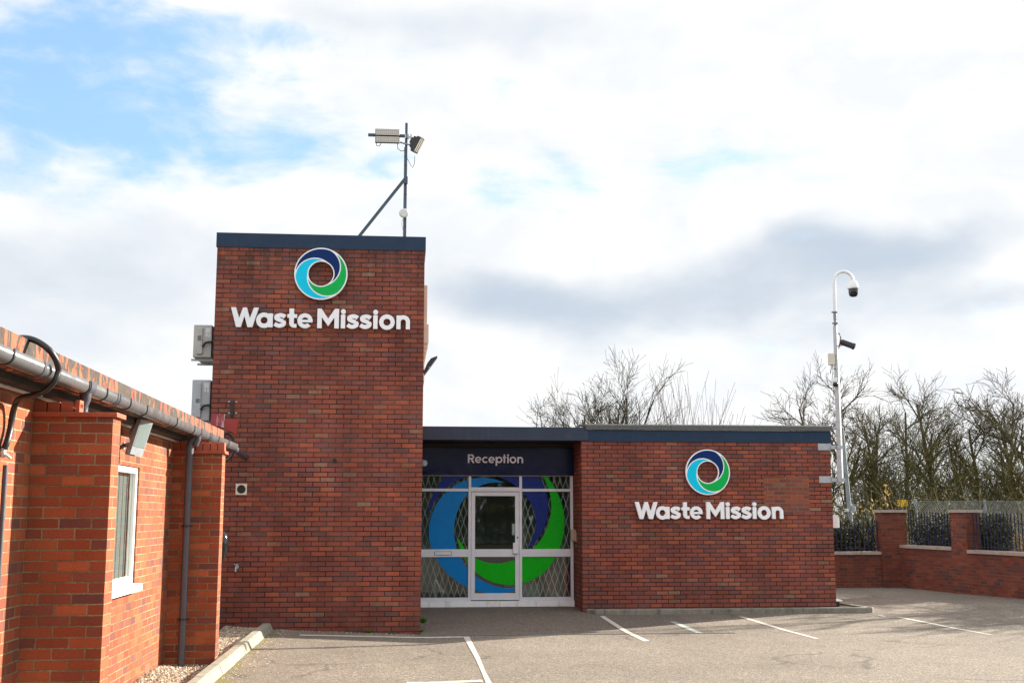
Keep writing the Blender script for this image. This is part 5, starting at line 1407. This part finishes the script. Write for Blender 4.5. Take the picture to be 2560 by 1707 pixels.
# ------------------------------------------------------------------ chain link fence, sign, street lamp
fc = thing('chain_link_fence', 'grey chain-link fence on metal posts behind the boundary wall', 'fence', (17, 32, -.1))
fy = 32.0; c0, c1, zt = onY(2289, 1252, fy).x, 21.5, 2.12
for x in (c0, onY(2461, 1247, fy).x, 20.3):
    mb = MB(); mb.tube([(x, fy, -.15), (x, fy, zt + .06)], .032, 10)
    if x > c0 + .5: mb.tube([(x, fy, zt - .1), (x - .55, fy + .1, .2)], .02, 8); mb.tube([(x, fy, zt - .1), (x + .5, fy + .1, .2)], .02, 8)
    mb.build('post', M['galv_dull'], fc)
mb = MB(); pitch = .075; h = zt - .1
for sg in (1, -1):
    k = -int(h / pitch) - 2
    while c0 + k * pitch < c1 + h:
        xa = c0 + k * pitch; k += 1
        # x = xa + sg*(z-.1)  over z in [.1, zt]
        za, zb_ = .1, zt
        lo_, hi_ = (xa, xa + h) if sg > 0 else (xa - h, xa)
        t0, t1 = 0., h
        if sg > 0: t0 = max(0, c0 - xa); t1 = min(h, c1 - xa)
        else: t0 = max(0, xa - c1); t1 = min(h, xa - c0)
        if t1 - t0 > .03: mb.tube([(xa + sg * t0, fy + .01 * sg, .1 + t0), (xa + sg * t1, fy + .01 * sg, .1 + t1)], .0032, 3, cap=False)
mb.tube([(c0, fy, zt), (c1, fy, zt)], .006, 5); mb.build('mesh', M['galv_dull'], fc)
t = thing('warning_sign', 'small yellow warning sign on a post above the first brick pillar', 'sign', tuple(onY(2256, 1266, 33)))
a, b = onY(2243, 1265.5, 33), onY(2268.5, 1249, 33)
mb = MB(); mb.cbox(a.x, b.x, 32.99, 33.0, a.z, b.z, .003); mb.build('plate', M['yellow'], t)
mb = MB(); mb.tube([((a.x + b.x) / 2, 33.03, -.15), ((a.x + b.x) / 2, 33.03, b.z)], .022, 8); mb.build('post', M['galv_dull'], t)
sl = thing('street_lamp', 'leaning grey lamp post with a small arm behind the camera mast', 'street lamp', tuple(onY(2130, 1320, 34)))
a, b = onY(2129.5, 1340, 34), onY(2106.5, 1084, 34); g0 = a + (a - b) * ((a.z + .15) / (b.z - a.z))
mb = MB(); mb.tube([g0, b], [.085, .05], 14); mb.build('pole', M['galv_dull'], sl)
mb = MB(); c = onY(2124, 1080, 34); mb.tube([b - Vector((0, 0, .03)), b + Vector((.08, 0, .06)), c], [.03, .03, .035], 10); mb.build('arm', M['galv'], sl)
a, b = onY(2110, 1279, 33.9), onY(2121, 1271, 33.9); mb = MB(); mb.cbox(a.x, b.x, 33.88, 33.9, a.z, b.z, .003); mb.build('plate', M['white_metal'], sl)
a, b = onY(2126, 1278, 33.9), onY(2136, 1264, 33.9); mb = MB(); mb.cbox(a.x, b.x, 33.88, 33.9, a.z, b.z, .003); mb.build('plate', M['galv'], sl)

# ------------------------------------------------------------------ sun, sky
SUN_EL, SUN_AZ = R(22), R(29)           # azimuth measured from +X towards +Y
sdir = Vector((math.cos(SUN_EL) * math.cos(SUN_AZ), math.cos(SUN_EL) * math.sin(SUN_AZ), math.sin(SUN_EL)))
sl_ = bpy.data.lights.new('sun', 'SUN'); sl_.energy = 5.0; sl_.angle = R(.5); sl_.color = (1, .91, .78)
so = bpy.data.objects.new('sun', sl_); COL.objects.link(so); so.rotation_euler = sdir.to_track_quat('Z', 'Y').to_euler(); so.location = sdir * 80

w = bpy.data.worlds.new('World'); scene.world = w; w.use_nodes = True; nt = w.node_tree; nt.nodes.clear(); g = NT(nt)
SKY_STRENGTH = .1
sky = g.n('ShaderNodeTexSky', sky_type='NISHITA'); sky.sun_disc = False; sky.sun_elevation = SUN_EL; sky.sun_rotation = R(90) - SUN_AZ; sky.air_density = 1.0; sky.dust_density = .6; sky.ozone_density = 1.5
tc = g.n('ShaderNodeTexCoord').outputs['Generated']
sep = g.n('ShaderNodeSeparateXYZ'); g.l(tc, sep.inputs[0])
az = g.math('MULTIPLY', g.math('ARCTAN2', sep.outputs[0], sep.outputs[1]), 180 / math.pi)
el = g.math('MULTIPLY', g.math('ARCSINE', sep.outputs[2]), 180 / math.pi)
# cloud noise in a gently flattened direction space, billowed by a coarse warp
vec = g.vmul(tc, (1, 1, 1.7))
wn = g.n('ShaderNodeTexNoise'); wn.inputs['Scale'].default_value = 5.5; wn.inputs['Detail'].default_value = 4; g.l(vec, wn.inputs['Vector'])
ws = g.n('ShaderNodeVectorMath', operation='SUBTRACT'); g.l(wn.outputs['Color'], ws.inputs[0]); ws.inputs[1].default_value = (.5, .5, .5)
wv = g.n('ShaderNodeVectorMath', operation='MULTIPLY_ADD'); g.l(ws.outputs[0], wv.inputs[0]); wv.inputs[1].default_value = (.10, .10, .10); g.l(vec, wv.inputs[2])
fb = g.noise(wv.outputs[0], 9., 9, .56); fb2 = g.noise(wv.outputs[0], 4.2, 7, .52)
wsep = g.n('ShaderNodeSeparateXYZ'); g.l(ws.outputs[0], wsep.inputs[0])
azw = g.math('ADD', az, g.math('MULTIPLY', wsep.outputs[0], 9.)); elw = g.math('ADD', el, g.math('MULTIPLY', wsep.outputs[1], 6.))


def lobe(a, e, sa, se, amt):
    dx = g.math('DIVIDE', g.math('SUBTRACT', azw, a), sa); dy = g.math('DIVIDE', g.math('SUBTRACT', elw, e), se)
    q = g.math('ADD', g.math('MULTIPLY', dx, dx), g.math('MULTIPLY', dy, dy))
    return g.math('MULTIPLY', g.math('EXPONENT', g.math('MULTIPLY', q, -1.)), amt)


def pxdir(x, y):     # direction of a photographed sky feature (2352-wide view)
    d = ray(x * 2560 / 2352, y * 2560 / 2352).normalized(); return math.degrees(math.atan2(d.x, d.y)), math.degrees(math.asin(d.z))


def total(lst):
    s = None
    for x, y, rx, ry, amt in lst:
        a, e = pxdir(x, y); k = 57.3 / 2638
        q = lobe(a, e, rx * k * 1.05, ry * k, amt); s = q if s is None else g.math('ADD', s, q)
    return s


BLUE = [(40, 200, 270, 170, .68), (300, 270, 190, 90, .50), (250, 70, 240, 70, .34), (560, 80, 240, 60, .42), (660, 335, 210, 70, .58), (470, 200, 120, 60, .24), (30, 420, 140, 80, .36), (1190, 190, 45, 45, .34), (850, 405, 60, 26, .34),
        (1300, 400, 80, 48, .42), (1130, 435, 70, 28, .36), (1610, 350, 120, 46, .36), (1850, 395, 120, 36, .30), (1760, 340, 200, 30, .14)]
GREY = [(1500, 700, 420, 70, .60), (1130, 720, 200, 80, .42), (1960, 590, 180, 85, .66), (2100, 560, 120, 60, .3), (2240, 500, 130, 55, .35), (2300, 680, 200, 40, .42), (200, 640, 400, 110, .52), (60, 800, 260, 110, .40), (420, 520, 160, 50, .2), (1250, 90, 420, 80, .46), (800, 30, 300, 50, .3), (900, 560, 260, 60, .2), (1350, 480, 300, 40, .16),
        (1700, 640, 250, 60, .3), (640, 560, 200, 60, .2), (1050, 640, 200, 70, .2)]
wisp = g.noise(g.vmul(wv.outputs[0], (1, 1, 1.5)), 26., 8, .6)
blue = g.math('ADD', g.math('ADD', total(BLUE), g.math('MULTIPLY', g.math('SUBTRACT', wisp, .5), .75)), g.math('MULTIPLY', g.math('SUBTRACT', fb, .5), .95))
# outside the photographed sector the cover is broken cloud
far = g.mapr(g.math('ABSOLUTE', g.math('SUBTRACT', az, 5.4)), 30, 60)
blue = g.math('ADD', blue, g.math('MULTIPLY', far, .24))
bl = g.mapr(blue, .08, .78); bl.node.interpolation_type = 'SMOOTHSTEP'
grey = g.math('ADD', total(GREY), g.math('MULTIPLY', g.math('SUBTRACT', fb2, .5), .85))
grey = g.math('ADD', grey, g.math('MULTIPLY', g.math('SUBTRACT', fb, .5), .50))
gr_ = g.mapr(grey, .05, .95); gr_.node.interpolation_type = 'SMOOTHSTEP'
CW = 3.2
# relief: billows are paler on their upper, sunward side
off_ = g.n('ShaderNodeVectorMath', operation='ADD'); g.l(wv.outputs[0], off_.inputs[0]); off_.inputs[1].default_value = (.022, .012, .035)
fbu = g.noise(off_.outputs[0], 9., 9, .56)
rel = g.mapr(g.math('SUBTRACT', fb, fbu), -.16, .12, .0, 1.)
base = g.mix(rel, (CW * .93, CW * .965, CW * 1.0), (CW * 1.08, CW * 1.08, CW * 1.08))
cloud = g.mix(gr_, base, (1.86, 2.14, 2.50))
fill_gain = g.mapr(far, 0, 1, 1, 1.45)  # clouds outside the view brightened to add fill on the facades
gc_ = g.n('ShaderNodeCombineColor'); [g.l(fill_gain, gc_.inputs[i]) for i in range(3)]
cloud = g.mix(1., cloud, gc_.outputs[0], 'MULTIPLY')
skyb = g.mix(.6, sky.outputs[0], (1.16, 2.05, 3.2))
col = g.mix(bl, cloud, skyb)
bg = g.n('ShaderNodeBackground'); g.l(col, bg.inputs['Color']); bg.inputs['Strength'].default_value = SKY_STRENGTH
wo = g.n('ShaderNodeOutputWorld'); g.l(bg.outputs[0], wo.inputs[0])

# ------------------------------------------------------------------ camera and output
cd = bpy.data.cameras.new('camera'); cam = bpy.data.objects.new('camera', cd); COL.objects.link(cam)
cam.location = CAM; cam.rotation_euler = (math.pi / 2 + PITCH, 0, -YAW); cd.sensor_width = 36; cd.lens = F_PX / 2560 * 36; cd.clip_start = .05; cd.clip_end = 2000
scene.camera = cam
scene.view_settings.view_transform = 'Standard'; scene.view_settings.look = 'None'; scene.view_settings.gamma = 1; scene.view_settings.exposure = 1.65
scene.view_settings.use_curve_mapping = False
scene.render.engine = 'CYCLES'
scene.cycles.max_bounces = 8; scene.cycles.transparent_max_bounces = 16; scene.cycles.use_denoising = True
